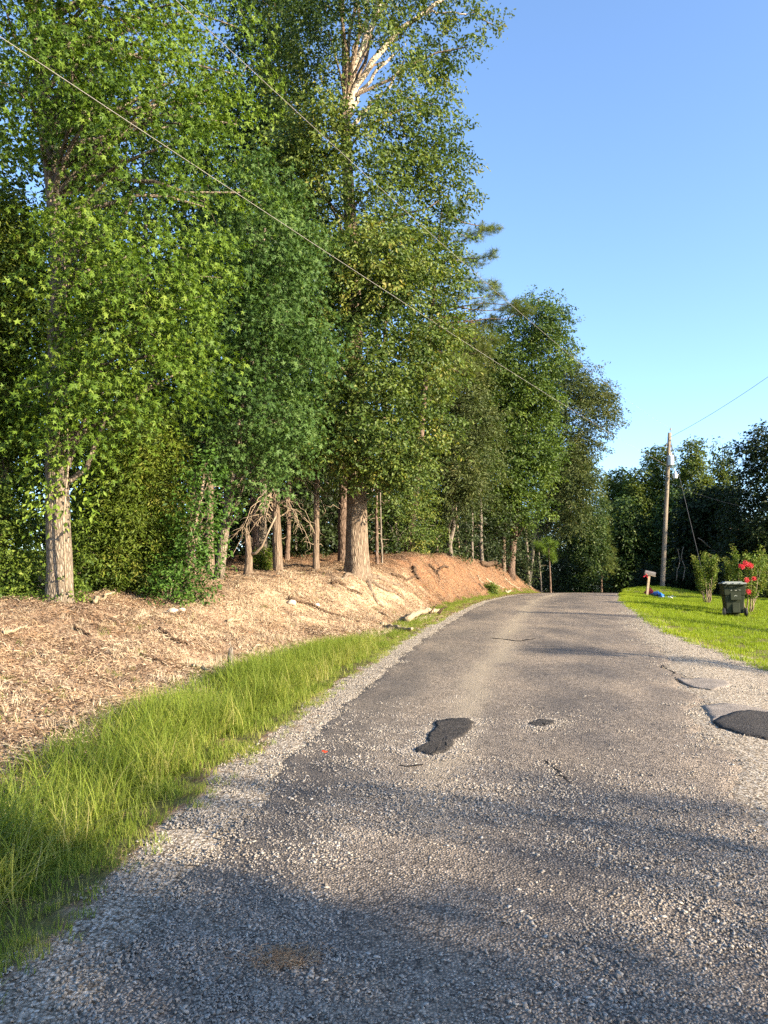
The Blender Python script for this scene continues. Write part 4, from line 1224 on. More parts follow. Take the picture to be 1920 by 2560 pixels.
zt = topP[2]
cT = at(1677, 1152, YP - .28)
tank = cylp('transformer', cT, .20, .62, M['steel'], pole, bevel=.02)
cylp('lid', cT + np.array([0, 0, .34]), .215, .07, M['steel'], tank, r2=.15)
cylp('bushing', cT + np.array([.05, 0, .46]), .035, .22, M['porcelain'], tank, r2=.02, seg=10)
cylp('bushing', cT + np.array([-.09, -.05, .42]), .03, .14, M['porcelain'], tank, r2=.02, seg=10)
for zb in (.2, -.2):
    bm = bmesh.new(); bm_box(bm, (0, 0, 0), (.10, .3, .06)); bm_obj('bracket', bm, M['dark_metal'], tank, (-.02, .16, zb))
pin = cylp('insulator', topP + np.array([.07, 0, .24]), .05, .10, M['porcelain'], pole, seg=12)
cylp('pin', topP + np.array([.07, 0, .09]), .015, .24, M['dark_metal'], pin, seg=8)
cylp('cap', topP + np.array([.07, 0, .32]), .03, .08, M['dark_metal'], pin, seg=10)
cut = cylp('fuse_cutout', at(1666, 1112, YP - .1), .03, .28, M['porcelain'], pole, seg=8, rot=Matrix.Rotation(R(6), 3, 'Y'))
MB().add(*tube(np.array([at(1667, 1110, YP - .1), pt(at(1667, 1102, YP)[2])]), [.012, .012], 5)).build('arm', M['dark_metal'], cut)
arr = cylp('arrester', at(1679, 1118, YP - .1), .028, .32, M['dark_metal'], pole, seg=8, rot=Matrix.Rotation(R(-8), 3, 'Y'))
MB().add(*tube(np.array([at(1676, 1107, YP - .1), at(1680, 1128, YP - .1)]), [.008, .008], 5)).build('lead', M['cable'], arr)
for v in (1189, 1224):
    c = pt(at(1660, v, YP)[2]); cylp('band', c, .150, .035, M['dark_metal'], pole, rot=axd_rot if False else None)
lampc = at(1688, 1188, YP - .5)
arm = MB().add(*tube(np.array([pt(at(1670, 1172, YP)[2]), at(1678, 1168, YP - .2), at(1686, 1172, YP - .4), at(1688, 1178, YP - .5)]), [.03, .028, .026, .024], 8)).build('lamp_arm', M['steel'], pole)
hd = cylp('lamp_head', lampc + np.array([0, 0, .14]), .09, .22, M['steel'], pole, r2=.07)
cylp('refractor', lampc + np.array([0, 0, -.08]), .13, .26, M['lamp'], hd, r2=.20, seg=18)
MB().add(*tube(np.array([topP + axd * -.35 + np.array([-.14, -.02, 0]), at(1664, 1095, YP - .1), at(1664.5, 1108, YP - .1)]), [.008] * 3, 5)).build('jumper', M['cable'], pole)
MB().add(*tube(np.array([at(1679, 1120, YP - .1), at(1683, 1132, YP - .2), cT + np.array([.05, 0, .55])]), [.008] * 3, 5)).build('jumper', M['cable'], pole)


def wire(name, A, B, sag, r, mat, label, n=40):
    t = np.linspace(0, 1, n)[:, None]
    P = np.asarray(A) + (np.asarray(B) - np.asarray(A)) * t
    P[:, 2] -= 4 * sag * (t[:, 0] * (1 - t[:, 0]))
    o = MB().add(*tube(P, [r] * n, 6)).build(name, mat, origin=A)
    return tag(o, label, 'wire')


ins = topP + np.array([.07, 0, .30])
A2 = at(440, 0, 10.5); A2[2] += .889 * 1.25; d2 = A2 - ins
wire('power_line', ins, ins + d2 * 1.5, 1.25, .0048, M['wire'], 'upper power line from the pole tip across the oaks to the sky')
A1 = at(20, 105, 9.5); low = pt(at(1668, 1165, YP)[2]); A1[2] += .889 * .55; d1 = A1 - low
wire('power_line', low, low + d1 * 1.5, .55, .0055, M['wire'], 'lower power line crossing the whole wood below the upper one')
wire('power_line', pt(at(1674, 1092, YP)[2]) + np.array([.1, 0, 0]), at(2150, 770, 34), .35, .011, M['cable'], 'power line climbing from the pole tip to the right')
wire('power_line', pt(at(1660, 1205, YP)[2]), at(2050, 1290, 44), .5, .011, M['cable'], 'faint service wire in front of the dark trees on the right')
gB = on_ground(1738, 1486)
wire('guy_wire', pt(at(1675, 1100, YP)[2]) + np.array([.05, -.1, 0]), np.array([at(1752, 1400, 41)[0] + .35, 41, gz(at(1752, 1400, 41)[0] + .35, 41)]), .0, .016, M['cable'], 'steel guy wire slanting from the pole down behind the green crepe myrtle')

YQ = 96.0
bQ = foot(1551, YQ); topQ = at(1548, 1401, YQ)
p2 = empty('utility_pole', tuple(bQ), 'small distant utility pole in the dark gap beyond the crest', 'utility pole')
MB().add(*tube(np.array([bQ - np.array([0, 0, .3]), (bQ + topQ) / 2, topQ]), [.16, .14, .11], 10)).build('pole', M['pole'], p2)
c = at(1543.5, 1432, YQ - .3)
tk = cylp('transformer', c, .24, .62, M['steel'], p2, bevel=.02)
cylp('bushing', c + np.array([0, 0, .4]), .04, .2, M['porcelain'], tk, r2=.02, seg=8)
MB().add(*tube(np.array([at(1538, 1406, YQ), at(1547, 1403, YQ)]), [.02, .02], 5)).build('crossarm', M['pole'], p2)
wire('guy_wire', at(1549, 1410, YQ), np.array([at(1578, 1466, 92)[0], 92, gz(at(1578, 1466, 92)[0], 92) - .1]), 0, .016, M['cable'], 'guy wire of the small distant pole slanting right', 10)

# ------------------------------------------------------------------ mailbox and things by it
M['post'] = plain('pale_post_wood', (.30, .24, .155), .85, .2, .15, 12)
M['mailbox'] = plain('grey_mailbox_metal', (.09, .08, .075), .45, .5, .15, 8)
M['red'] = plain('faded_red_cloth', (.45, .035, .05), .8, .2, .25, 10)
M['blue'] = plain('blue_tarp', (.02, .15, .55), .4, .4, .15, 8)
M['paper'] = plain('white_paper', (.8, .8, .78), .7, .3, .05, 8)
YM = 42.0
bM = foot(1612.5, YM)
mbx = empty('mailbox', tuple(bM), 'leaning mailbox on a pale post with a red ribbon by the road', 'mailbox')
tM = at(1622, 1437, YM)
bm = bmesh.new(); d = Vector(tM - bM); q_ = d.to_track_quat('Z', 'Y').to_matrix()
bm_box(bm, d / 2 - Vector((0, 0, .1)), (.12, .12, d.length + .2), None, q_); bm_obj('post', bm, M['post'], mbx, bevel=.008)
cM = at(1625, 1434, YM - .02) - bM
rot = Matrix.Rotation(R(12), 3, 'Y')
bm = bmesh.new()
sec = [(math.cos(a) * .085, .05 + math.sin(a) * .085) for a in np.linspace(0, math.pi, 9)] + [(-.085, -.07), (.085, -.07)]
for sx in (-.28, .28):
    pass
va = [bm.verts.new(rot @ Vector((-.28, y, z))) for y, z in sec]; vb = [bm.verts.new(rot @ Vector((.28, y, z))) for y, z in sec]
n = len(sec)
for i in range(n): bm.faces.new((va[i], va[(i + 1) % n], vb[(i + 1) % n], vb[i]))
bm.faces.new(va[::-1]); bm.faces.new(vb)
box = bm_obj('box', bm, M['mailbox'], mbx, cM)
bm = bmesh.new(); bm_box(bm, rot @ Vector((-.29, 0, .02)), (.02, .17, .2), None, rot); bm_obj('door', bm, M['mailbox'], box, bevel=.004)
bm = bmesh.new(); bm_box(bm, rot @ Vector((0, 0, -.095)), (.62, .16, .03), None, rot); bm_obj('board', bm, M['pole'], mbx, cM, .004)
mb = MB(); rs = np.random.default_rng(5)
for k in range(5):
    c = at(1615 + rs.uniform(-4, 4), 1438 + rs.uniform(-3, 3), YM - .12); P = wob(c, c + rs.normal(size=3) * .07, 5, .2, rs)
    mb.add(*tube(P, [.012, .018, .012, .018, .008], 5))
mb.build('ribbon', M['red'], mbx)


def heap(name, pts, mat, h, label, cat, seed):
    P = np.array([on_ground(u, v) for u, v in pts]); c = P.mean(0); rs = np.random.default_rng(seed)
    n = 18; V = []; rings = 6
    L = P[-1] - P[0]; ln = np.linalg.norm(L[:2]); dx = L / max(ln, .01); dy = np.array([-dx[1], dx[0], 0])
    for i in range(rings + 1):
        f = i / rings
        for k in range(n):
            a = 2 * math.pi * k / n
            rr = (1 - f) * (1 + .25 * rs.normal())
            x = c[:2] + dx[:2] * math.cos(a) * ln * .55 * rr + dy[:2] * math.sin(a) * .32 * rr
            z = gz(*x) - .03 + h * math.sin(f * math.pi / 2) ** .7 * (1 + .25 * rs.normal() * (f > 0))
            V.append((x[0], x[1], z))
    T = []
    for i in range(rings):
        for k in range(n):
            a, b = i * n + k, i * n + (k + 1) % n
            T += [(a, b, b + n), (a, b + n, a + n)]
    o = MB().add(V, T).build(name, mat, origin=c)
    return tag(o, label, cat)


heap('tarp', [(1634, 1487), (1656, 1497)], M['blue'], .26, 'crumpled blue tarp lying on the grass right of the mailbox', 'tarp', 3)
heap('cloth', [(1617, 1486), (1634, 1488)], M['red'], .36, 'crumpled dark red cloth between the mailbox post and blue tarp', 'cloth', 4)
heap('crumpled_paper', [(1671, 1496), (1676, 1496)], M['paper'], .10, 'scrap of white paper on the lawn right of the blue tarp', 'litter', 6)
heap('crumpled_paper', [(1679, 1494), (1683, 1494)], M['paper'], .12, 'second scrap of white paper, farther right on the lawn', 'litter', 7)

# ------------------------------------------------------------------ trash cart
M['bin'] = plain('dark_green_plastic', (.026, .033, .018), .7, .2, .12, 7)
M['bin_lid'] = plain('pale_lid_plastic', (.24, .26, .23), .5, .4, .12, 7)  # lid colour paler and greyer than the body
M['tyre'] = plain('black_rubber', (.02, .02, .02), .7, .3, .2, 9)
M['hub'] = plain('grey_hub_plastic', (.35, .32, .26), .6, .3, .1, 9)
M['mark'] = plain('worn_white_print', (.42, .44, .38), .7, .2, .3, 30)
uB = 1835
bb = on_ground(uB, 1541)
sc = 85 / F * bb[1] / 1.09
cart = empty('trash_cart', tuple(bb), 'dark green wheeled trash cart on the lawn before the flowering crepe myrtle', 'trash cart')
cart.rotation_euler = (0, 0, R(-14)); cart.scale = (sc, sc, sc)


def cart_part(name, fn, mat, parent=None, bevel=.01):
    bm = bmesh.new(); fn(bm)
    return bm_obj(name, bm, mat, parent or cart, (0, 0, 0), bevel)


cart_part('lower_body', lambda bm: bm_box(bm, (0, .05, .38), (.50, .52, .56), (.58, .66)), M['bin'], bevel=.025)
cart_part('upper_body', lambda bm: bm_box(bm, (0, .06, .835), (.61, .70, .34), (.66, .78)), M['bin'], bevel=.02)
cart_part('rim', lambda bm: bm_box(bm, (0, .06, 1.01), (.70, .82, .035)), M['bin'], bevel=.01)
lid = cart_part('lid', lambda bm: (bm_box(bm, (0, .07, 1.05), (.72, .84, .035), (.68, .78)), bm_box(bm, (0, .09, 1.085), (.56, .60, .03), (.48, .5))), M['bin_lid'], bevel=.008)
for x in (-.2, 0, .2):
    cart_part('hinge', lambda bm: bm_box(bm, (x, -.36, 1.03), (.09, .05, .05)), M['bin_lid'], lid, .006)
cart_part('handle', lambda bm: (bm_cyl(bm, (0, -.40, 1.0), .018, .56, axis='X', seg=12), bm_box(bm, (-.26, -.37, .99), (.03, .1, .05)), bm_box(bm, (.26, -.37, .99), (.03, .1, .05))), M['bin'], bevel=0)
cart_part('recess_panel', lambda bm: bm_box(bm, (.02, -.292, .70), (.30, .03, .36), None, Matrix.Rotation(R(-5), 3, 'X')), M['bin'], bevel=.008)
cart_part('column_panel', lambda bm: bm_box(bm, (.03, -.235, .34), (.22, .06, .44), None, Matrix.Rotation(R(-8), 3, 'X')), M['bin'], bevel=.012)
for mx, mz, mw, ma in ((-.10, .83, .05, -18), (.03, .825, .07, 0), (.14, .835, .05, 18), (.0, .655, .05, -35), (.045, .655, .05, 35)):
    cart_part('printed_mark', lambda bm: bm_box(bm, (mx, -.322 if mz > .7 else -.312, mz), (mw, .004, .012), None, Matrix.Rotation(R(ma), 3, 'Y')), M['mark'], bevel=0)
cart_part('axle', lambda bm: bm_cyl(bm, (0, -.20, .13), .015, .66, axis='X', seg=10), M['dark_metal'], bevel=0)
for sx in (-1, 1):
    w = cart_part('wheel', lambda bm: bm_cyl(bm, (sx * .32, -.20, .13), .14, .065, axis='X', seg=28), M['tyre'], bevel=.012)
    cart_part('hub', lambda bm: bm_cyl(bm, (sx * .335, -.20, .13), .085, .06, axis='X', seg=20), M['hub'], w, 0)
cart_part('foot', lambda bm: bm_box(bm, (0, .26, .05), (.42, .10, .10)), M['bin'], bevel=.01)

# ------------------------------------------------------------------ crepe myrtles


def myrtle(base, h_, w_, nstem, lab, seed, flowers=(), group='crepe myrtles at the edge of the lawn', nside=7):
    rs = np.random.default_rng(seed)
    root = empty('crepe_myrtle', tuple(base), lab, 'shrub', group)
    mb = MB()
    for k in range(nstem):
        a = 2 * math.pi * k / nstem + rs.random(); rr = w_ * .5 * math.sqrt(rs.uniform(.05, 1)); hh = h_ * rs.uniform(.72, 1.0) * (1 - .22 * (rr / (w_ * .5)) ** 2)
        foot_ = np.array(base) + np.array([math.cos(a) * w_ * .09, math.sin(a) * w_ * .09, -.05])
        tip = np.array(base) + np.array([math.cos(a) * rr, math.sin(a) * rr, hh])
        P = wob(foot_, tip, 9, .012, rs); bow = np.sin(np.linspace(0, math.pi, 9)) * .12 * rr
        P[:, 0] += math.cos(a) * bow; P[:, 1] += math.sin(a) * bow
        MB().add(*tube(P, np.linspace(.022, .006, 9), 6)).build('stem', M['twig'], root)
        # upright leafy shoots
        ss = [P[j] for j in rs.integers(3, 9, nside)] + [P[-1]]
        for s_ in ss:
            dirn = unit(np.array([math.cos(a) * .4, math.sin(a) * .4, 1.0]) + rs.normal(size=3) * .16)
            L = rs.uniform(.30, .55); m = 14
            t = np.linspace(0, 1, m)[:, None]
            pts = s_ + dirn * L * t
            out = unit(rs.normal(size=(m, 3)) + dirn * .3)
            sprays(mb, pts, out, 4, .05, .075, 'oval', np.clip(.45 + rs.normal() * .15 + t[:, 0] * .3, 0, 1), rs, droop=0, spread=.3)
    tag(mb.build('foliage', M['myrtle'], root, flat=True), kind='stuff')
    for u, v, r_ in flowers:
        c = at(u, v, base[1] - w_ * .5); fb = MB(); m = 80
        p = c + unit(rs.normal(size=(m, 3))) * r_ * .85 * rs.random((m, 1)) ** .4 * np.array([.8, .8, 1.1])
        sprays(fb, p, unit(p - c), 3, .03, .035, 'oval', np.clip(.5 + rs.normal(size=m) * .25, 0, 1), rs, droop=0)
        tag(fb.build('flower_cluster', M['flower'], root, flat=True), kind='stuff')


b1 = on_ground(1768, 1508)
myrtle(b1, 118 / F * b1[1], 50 / F * b1[1], 12, 'bushy green crepe myrtle without flowers, left of the trash cart', 601, nside=11)
b2 = np.array([at(1868, 1530, bb[1] + 1.7)[0], bb[1] + 1.7, 0]); b2[2] = gz(*b2[:2])
fl = [(1856, 1416, .07), (1863, 1408, .085), (1871, 1411, .08), (1877, 1415, .07), (1867, 1450, .08), (1871, 1479, .075), (1885, 1446, .05), (1851, 1415, .05)]
myrtle(b2, 146 / F * b2[1], 100 / F * b2[1], 13, 'loose crepe myrtle with red flower clusters behind the trash cart', 602, fl, nside=10)
b3 = np.array([b2[0] + 1.55, b2[1] + .8, 0]); b3[2] = gz(*b3[:2])
myrtle(b3, 1.75, 1.0, 8, 'last crepe myrtle, cut by the right edge beside the flowering one', 603)

# ------------------------------------------------------------------ deadwood, rocks, roots on the bank


def stick(name, pix, r, mat, label, lift=.0, sides=7, taper=.45, cat='branch', ridge=.12, n=14, branches=()):
    P = np.array([on_ground(u, v) for u, v in pix])
    P = np.stack([np.interp(np.linspace(0, 1, n), np.linspace(0, 1, len(P)), P[:, k]) for k in range(3)], -1)
    P[:, 2] = [gz(a, b) for a, b in P[:, :2]]
    r = r * 1.35
    P[:, 2] += r * .85 + .012 + lift * np.sin(np.linspace(0, np.pi, n)) + rng.normal(size=n) * r * .25
    P[1:-1, :2] += rng.normal(size=(n - 2, 2)) * r * .35
    root = empty(name, tuple(P[n // 2]), label, cat) if branches else None
    mb = MB().add(*tube(P, np.linspace(r, r * taper, n), sides, ridge, len(label)))
    if root is None:
        o = mb.build(name, mat, origin=P[n // 2]); return tag(o, label, cat)
    mb.build('stem', mat, root)
    for bp, br, bmname in branches:
        Y = P[n // 2][1]
        Q = np.array([at(u, v, Y) for u, v in bp])
        Q = np.stack([np.interp(np.linspace(0, 1, 7), np.linspace(0, 1, len(Q)), Q[:, k]) for k in range(3)], -1)
        MB().add(*tube(Q, np.linspace(br, br * .4, 7), 6, .1)).build('branch', M[bmname], root)
    return root


Z6 = lambda pts: [(920 + x * .1929, 1440 + y * .1929) for x, y in pts]
stick('fallen_log', Z6([(500, 620), (600, 575), (720, 545), (800, 515), (920, 500)]), .062, M['deadwood'], 'bleached fallen log with broken limbs by the verge grass', lift=.10, sides=14, taper=.8, cat='log', ridge=.2,
      branches=[(Z6([(795, 490), (840, 430), (885, 370)]), .03, 'darkwood'), (Z6([(905, 480), (950, 430), (1030, 395)]), .035, 'darkwood'), (Z6([(920, 500), (950, 455), (970, 430)]), .025, 'darkwood'), (Z6([(880, 545), (930, 580), (985, 635)]), .05, 'deadwood'),
                (Z6([(740, 570), (780, 620), (830, 655)]), .03, 'deadwood'), (Z6([(910, 520), (970, 520), (1010, 580)]), .02, 'twig')])
stick('fallen_log', Z6([(165, 640), (280, 670), (400, 715), (570, 730)]), .04, M['deadwood'], 'thinner bleached log lying left below the limbed log', sides=10, taper=.7, cat='log', ridge=.2)
stick('fallen_log', [(1205, 1418), (1225, 1420), (1250, 1421), (1272, 1420)], .11, M['darkwood'], 'short grey log propped against the paired trunks', lift=.1, cat='log', sides=10, taper=.8)
Zf = lambda pts: [(x * .4219, 1480 + y * .4219) for x, y in pts]
stick('fallen_branch', Zf([(945, 235), (1000, 270), (1060, 310), (1130, 318)]), .028, M['darkwood'], 'dark bent stick on the leaf litter at mid left')
stick('fallen_branch', Zf([(830, 385), (900, 410), (990, 435), (1100, 470)]), .022, M['darkwood'], 'long dark stick just above the tall verge grass')
stick('fallen_branch', Zf([(1145, 455), (1200, 465), (1260, 490), (1330, 530)]), .024, M['deadwood'], 'pale stick running down to the small stump')
stick('fallen_branch', Zf([(560, 75), (610, 50), (680, 18)]), .03, M['deadwood'], 'pale stick near the foot of the feathery cedar')
stick('fallen_branch', Zf([(20, 255), (90, 245), (160, 215)]), .025, M['deadwood'], 'pale stick at the left edge of the leaf litter')
stick('fallen_branch', Zf([(440, 225), (490, 245), (540, 270)]), .02, M['darkwood'], 'short dark stick left of the bent one')
stick('fallen_branch', Zf([(1350, 188), (1400, 182), (1425, 176)]), .03, M['deadwood'], 'short thick pale stick on the upper litter')
stick('fallen_branch', [(720, 1500), (770, 1515), (830, 1540), (900, 1560)], .03, M['darkwood'], 'long branch running down the slope below the cedar')
stick('fallen_branch', [(828, 1463), (870, 1475), (905, 1490)], .035, M['darkwood'], 'dark branch lying below the huge oak')
stick('fallen_branch', [(945, 1535), (975, 1548)], .025, M['darkwood'], 'short dark stick above the limbed log')
stick('fallen_branch', Zf([(1480, 375), (1510, 340), (1560, 320)]), .018, M['twig'], 'thin grey twig right of the small stump')
stick('exposed_root', [(1032, 1425), (1038, 1440), (1046, 1455)], .06, M['darkwood'], 'dark curved root on the bank right of the huge oak', cat='root')
stick('exposed_root', [(1070, 1415), (1082, 1425), (1092, 1440)], .05, M['darkwood'], 'dark root at the lip of the washed out hollow', cat='root')
stick('exposed_root', [(1120, 1422), (1105, 1428), (1094, 1440), (1098, 1455)], .035, M['darkwood'], 'arched root over the washed out hollow', lift=.12, cat='root')
stick('exposed_root', [(980, 1440), (1010, 1450), (1040, 1445)], .04, M['darkwood'], 'dark root just below the roots of the huge oak', cat='root')
stick('exposed_root', [(1215, 1450), (1235, 1462), (1262, 1472)], .04, M['deadwood'], 'pale root on the orange slope below the propped log', cat='root')
stick('exposed_root', [(1262, 1448), (1275, 1462), (1300, 1472)], .04, M['deadwood'], 'pale root running down from the paired trunks', cat='root')
stick('exposed_root', [(1195, 1440), (1200, 1455), (1215, 1466)], .03, M['deadwood'], 'thin pale root at the centre of the orange slope', cat='root')
stick('fallen_branch', [(1197, 1463), (1207, 1474), (1215, 1478)], .04, M['darkwood'], 'dark forked stick beside the tiny evergreen shrub')
stick('fallen_branch', [(1265, 1483), (1278, 1479)], .06, M['deadwood'], 'pale wood chunk at the foot of the orange bank')
# small stump above the grass
bst = on_ground(577, 1682)
rst = empty('tree_stump', tuple(bst), 'small broken grey stump standing above the tall verge grass', 'stump')
MB().add(*tube(np.array([bst - [0, 0, .1], bst + [0, 0, .12], bst + [-.01, 0, .24], bst + [0, 0, .34]]), [.05, .042, .04, .028], 9, .2, 4)).build('stem', M['bark_grey'], rst)
for k in range(3):
    a = k * 2.1; MB().add(*tube(np.array([bst + [0, 0, .3], bst + [.03 * math.cos(a), .03 * math.sin(a), .38 + .03 * k]]), [.014, .004], 5)).build('splinter', M['bark_grey'], rst)


def rock(u, v, r, label, seed):
    c = on_ground(u, v); rs = np.random.default_rng(seed)
    bm = bmesh.new(); bmesh.ops.create_icosphere(bm, subdivisions=3, radius=1)
    for vv in bm.verts:
        n = float(fnoise(np.array([vv.co.x * 1.6 + 5 + seed]), np.array([vv.co.y * 1.6 + vv.co.z * 2.1]), seed, 3)[0])
        vv.co *= r * (.65 + .75 * n); vv.co.z *= .6
    o = bm_obj('rock', bm, M['rock'], None, c + np.array([0, 0, r * .1]), smoothed=True)
    tag(o, label, 'rock')


rock(727, 1509, .12, 'pale rounded rock on the slope below the cedar', 1)
rock(432, 1531, .11, 'pale flat rock below the leafy sapling', 2)
rock(455, 1526, .07, 'smaller pale rock beside the flat one', 3)
rock(670, 1652, .05, 'little whitish stone above the verge grass', 4)
rock(790, 1515, .10, 'pale broken rock right of the rounded one', 5)

# ------------------------------------------------------------------ scattered stuff: gravel, grass, leaf litter


def template(mb, mat, flat=True):
    return bpy.data.objects.new('piece', mb.mesh('piece', mat, flat=flat))


def scatter(name, pts, rot, scl, tint, temps, label, cat, seed=0):
    me = bpy.data.meshes.new(name)
    n = len(pts)
    me.vertices.add(n); me.vertices.foreach_set('co', np.asarray(pts, np.float32).ravel())
    for k, ty, f, d in (('rot', 'FLOAT_VECTOR', 'vector', rot), ('scl', 'FLOAT', 'value', scl), ('itint', 'FLOAT', 'value', tint)):
        me.attributes.new(k, ty, 'POINT').data.foreach_set(f, np.asarray(d, np.float32).ravel())
    me.attributes.new('idx', 'INT', 'POINT').data.foreach_set('value', np.random.default_rng(seed).integers(0, len(temps), n).astype(np.int32))
    me.update()
    for t in temps[:1]: me.materials.append(t.data.materials[0])
    o = bpy.data.objects.new(name, me); COL.objects.link(o)
    ng = bpy.data.node_groups.new(name, 'GeometryNodeTree')
    ng.interface.new_socket('Geometry', in_out='INPUT', socket_type='NodeSocketGeometry')
    ng.interface.new_socket('Geometry', in_out='OUTPUT', socket_type='NodeSocketGeometry')
    N = ng.nodes; L = ng.links
    gi = N.new('NodeGroupInput'); go = N.new('NodeGroupOutput')
    ip = N.new('GeometryNodeInstanceOnPoints'); gt = N.new('GeometryNodeGeometryToInstance')
    for t in temps:
        oi = N.new('GeometryNodeObjectInfo'); oi.inputs['Object'].default_value = t; oi.inputs['As Instance'].default_value = False
        L.new(oi.outputs['Geometry'], gt.inputs[0])

    def na(nm, ty):
        a = N.new('GeometryNodeInputNamedAttribute'); a.data_type = ty; a.inputs['Name'].default_value = nm
        return [s for s in a.outputs if s.enabled and s.name == 'Attribute'][0]
    L.new(gi.outputs[0], ip.inputs['Points']); L.new(gt.outputs[0], ip.inputs['Instance'])
    ip.inputs['Pick Instance'].default_value = True
    L.new(na('idx', 'INT'), ip.inputs['Instance Index']); L.new(na('rot', 'FLOAT_VECTOR'), ip.inputs['Rotation']); L.new(na('scl', 'FLOAT'), ip.inputs['Scale'])
    L.new(ip.outputs[0], go.inputs[0])
    md = o.modifiers.new('scatter', 'NODES'); md.node_group = ng
    return tag(o, label, cat, kind='stuff')


def stone_cluster(rs, n, rad, smin, smax, mat, flat=.55, sink=.35):
    mb = MB()
    box = np.array([(-1, -1, -1), (1, -1, -1), (1, 1, -1), (-1, 1, -1), (-1, -1, 1), (1, -1, 1), (1, 1, 1), (-1, 1, 1)], float) * .5
    T = np.array([(0, 2, 1), (0, 3, 2), (4, 5, 6), (4, 6, 7), (0, 1, 5), (0, 5, 4), (1, 2, 6), (1, 6, 5), (2, 3, 7), (2, 7, 6), (3, 0, 4), (3, 4, 7)])
    for i in range(n):
        s = rs.uniform(smin, smax); a = rs.random() * 6.28
        v = box * np.array([s * rs.uniform(.8, 1.5), s * rs.uniform(.6, 1.0), s * flat * rs.uniform(.7, 1.3)])
        v[4:, :2] *= rs.uniform(.45, .8)
        v += rs.normal(size=(8, 3)) * s * .13
        tx, ty = rs.normal(size=2) * .25
        v[:, 2] += v[:, 0] * tx + v[:, 1] * ty
        c, sn = math.cos(a), math.sin(a)
        v = np.stack([v[:, 0] * c - v[:, 1] * sn, v[:, 0] * sn + v[:, 1] * c, v[:, 2]], -1)
        rr = rad * math.sqrt(rs.random()); th = rs.random() * 6.28
        mb.add(v + np.array([rr * math.cos(th), rr * math.sin(th), s * flat * (.5 - sink)]), T, np.clip(rs.beta(2, 2.3), 0, 1))
    return template(mb, mat)


rs = np.random.default_rng(700)


def rand_rot(n, tilt=.0):
    return np.stack([rs.normal(size=n) * tilt, rs.normal(size=n) * tilt, rs.random(n) * 6.283], -1)


def roadzs(x, y):
    eL, eR = edge_l(y), edge_r(y); qq = np.clip((x - eL) / (eR - eL), 0, 1)
    return zr(y) + .010 + .028 * (1 - (2 * qq - 1) ** 2) + (fnoise(x * 1.1, y * .8, 51, 3) - .45) * .03


chips = [stone_cluster(rs, 26, .14, .006, .016, M['chip'], .42, .5) for _ in range(6)]
n = 13000
y = 1.6 + 11 * rs.random(n) ** 1.8; x = edge_l(y) + .03 + (edge_r(y) - edge_l(y) - .06) * rs.random(n)
dens = fnoise(x * 1.3, y * 1.0, 61, 3)
wheel = np.exp(-((x - (edge_l(y) + .45)) / .6) ** 2)
keep = rs.random(n) < np.clip(.12 + 2.0 * (dens - .38) + .5 * wheel, .05, 1) * smooth(10, 3.5, y)
x, y = x[keep], y[keep]
E = np.concatenate([q_ for q_ in PATCH_EDGE]); E = np.concatenate([E + rs.normal(size=E.shape) * .05 for _ in range(2)])
E = E[(E[:, 0] > edge_l(E[:, 1])) & (E[:, 0] < edge_r(E[:, 1]))]
x = np.concatenate([x, E[:, 0]]); y = np.concatenate([y, E[:, 1]])
scatter('road_chips', np.stack([x, y, roadzs(x, y)], -1), rand_rot(len(x)), rs.uniform(.7, 1.1, len(x)), rs.random(len(x)), chips, 'grey stone chips standing proud of the near road surface', 'gravel', 1)
gravels = [stone_cluster(rs, 26, .15, .006, .021, M['gravel'], .55, .4) for _ in range(6)]
n = 3600
y = 1.4 + 40 * rs.random(n) ** 1.8; x = edge_l(y) + .12 - .50 * rs.random(n) ** .9
_k = rs.random(n) < .10 + 1.1 * (fnoise(x * 2.2, y * 2.2, 65, 3) - .3); x, y = x[_k], y[_k]
x2_y = 2.2 + 22 * rs.random(3600) ** 1.2; x2 = edge_r(x2_y) - .45 + (apron(x2_y) + .6) * rs.random(3600)
keep2 = rs.random(3600) < .12 + 1.5 * (fnoise(x2 * 1.4, x2_y * 1.4, 63, 3) - .38)
x = np.concatenate([x, x2[keep2]]); y = np.concatenate([y, x2_y[keep2]])
onr = (x > edge_l(y)) & (x < edge_r(y))
z = np.where(onr, roadzs(x, y), height(x, y) - .004)
scatter('gravel', np.stack([x, y, z], -1), rand_rot(len(x)), rs.uniform(.5, .95, len(x)), rs.random(len(x)), gravels, 'pale loose gravel along both edges of the road', 'gravel', 2)


def tuft(rs, nb, rad, h0, h1, w, lean, mat, seg=3, dry=.0):
    mb = MB()
    for i in range(nb):
        a = rs.random() * 6.28; rr = rad * math.sqrt(rs.random()); L = rs.uniform(h0, h1); az = rs.random() * 6.28
        b = np.array([rr * math.cos(a), rr * math.sin(a), -.01]); ln = lean * rs.uniform(.2, 1.3)
        side = np.array([-math.sin(az), math.cos(az), 0]); fw = np.array([math.cos(az), math.sin(az), 0])
        V = []; ww = w * rs.uniform(.6, 1.3)
        for k in range(seg + 1):
            t = k / seg
            p = b + fw * ln * L * t ** 1.9 + np.array([0, 0, L * (t - .32 * ln * t ** 2.4)])
            if k < seg: V += [p - side * ww * (1 - t * .75) / 2, p + side * ww * (1 - t * .75) / 2]
            else: V += [p]
        T = []
        for k in range(seg - 1): T += [(2 * k, 2 * k + 1, 2 * k + 3), (2 * k, 2 * k + 3, 2 * k + 2)]
        T.append((2 * seg - 2, 2 * seg - 1, 2 * seg))
        mb.add(V, T, rs.uniform(.75, 1) if rs.random() < dry else rs.uniform(.1, .62))
    return template(mb, mat)


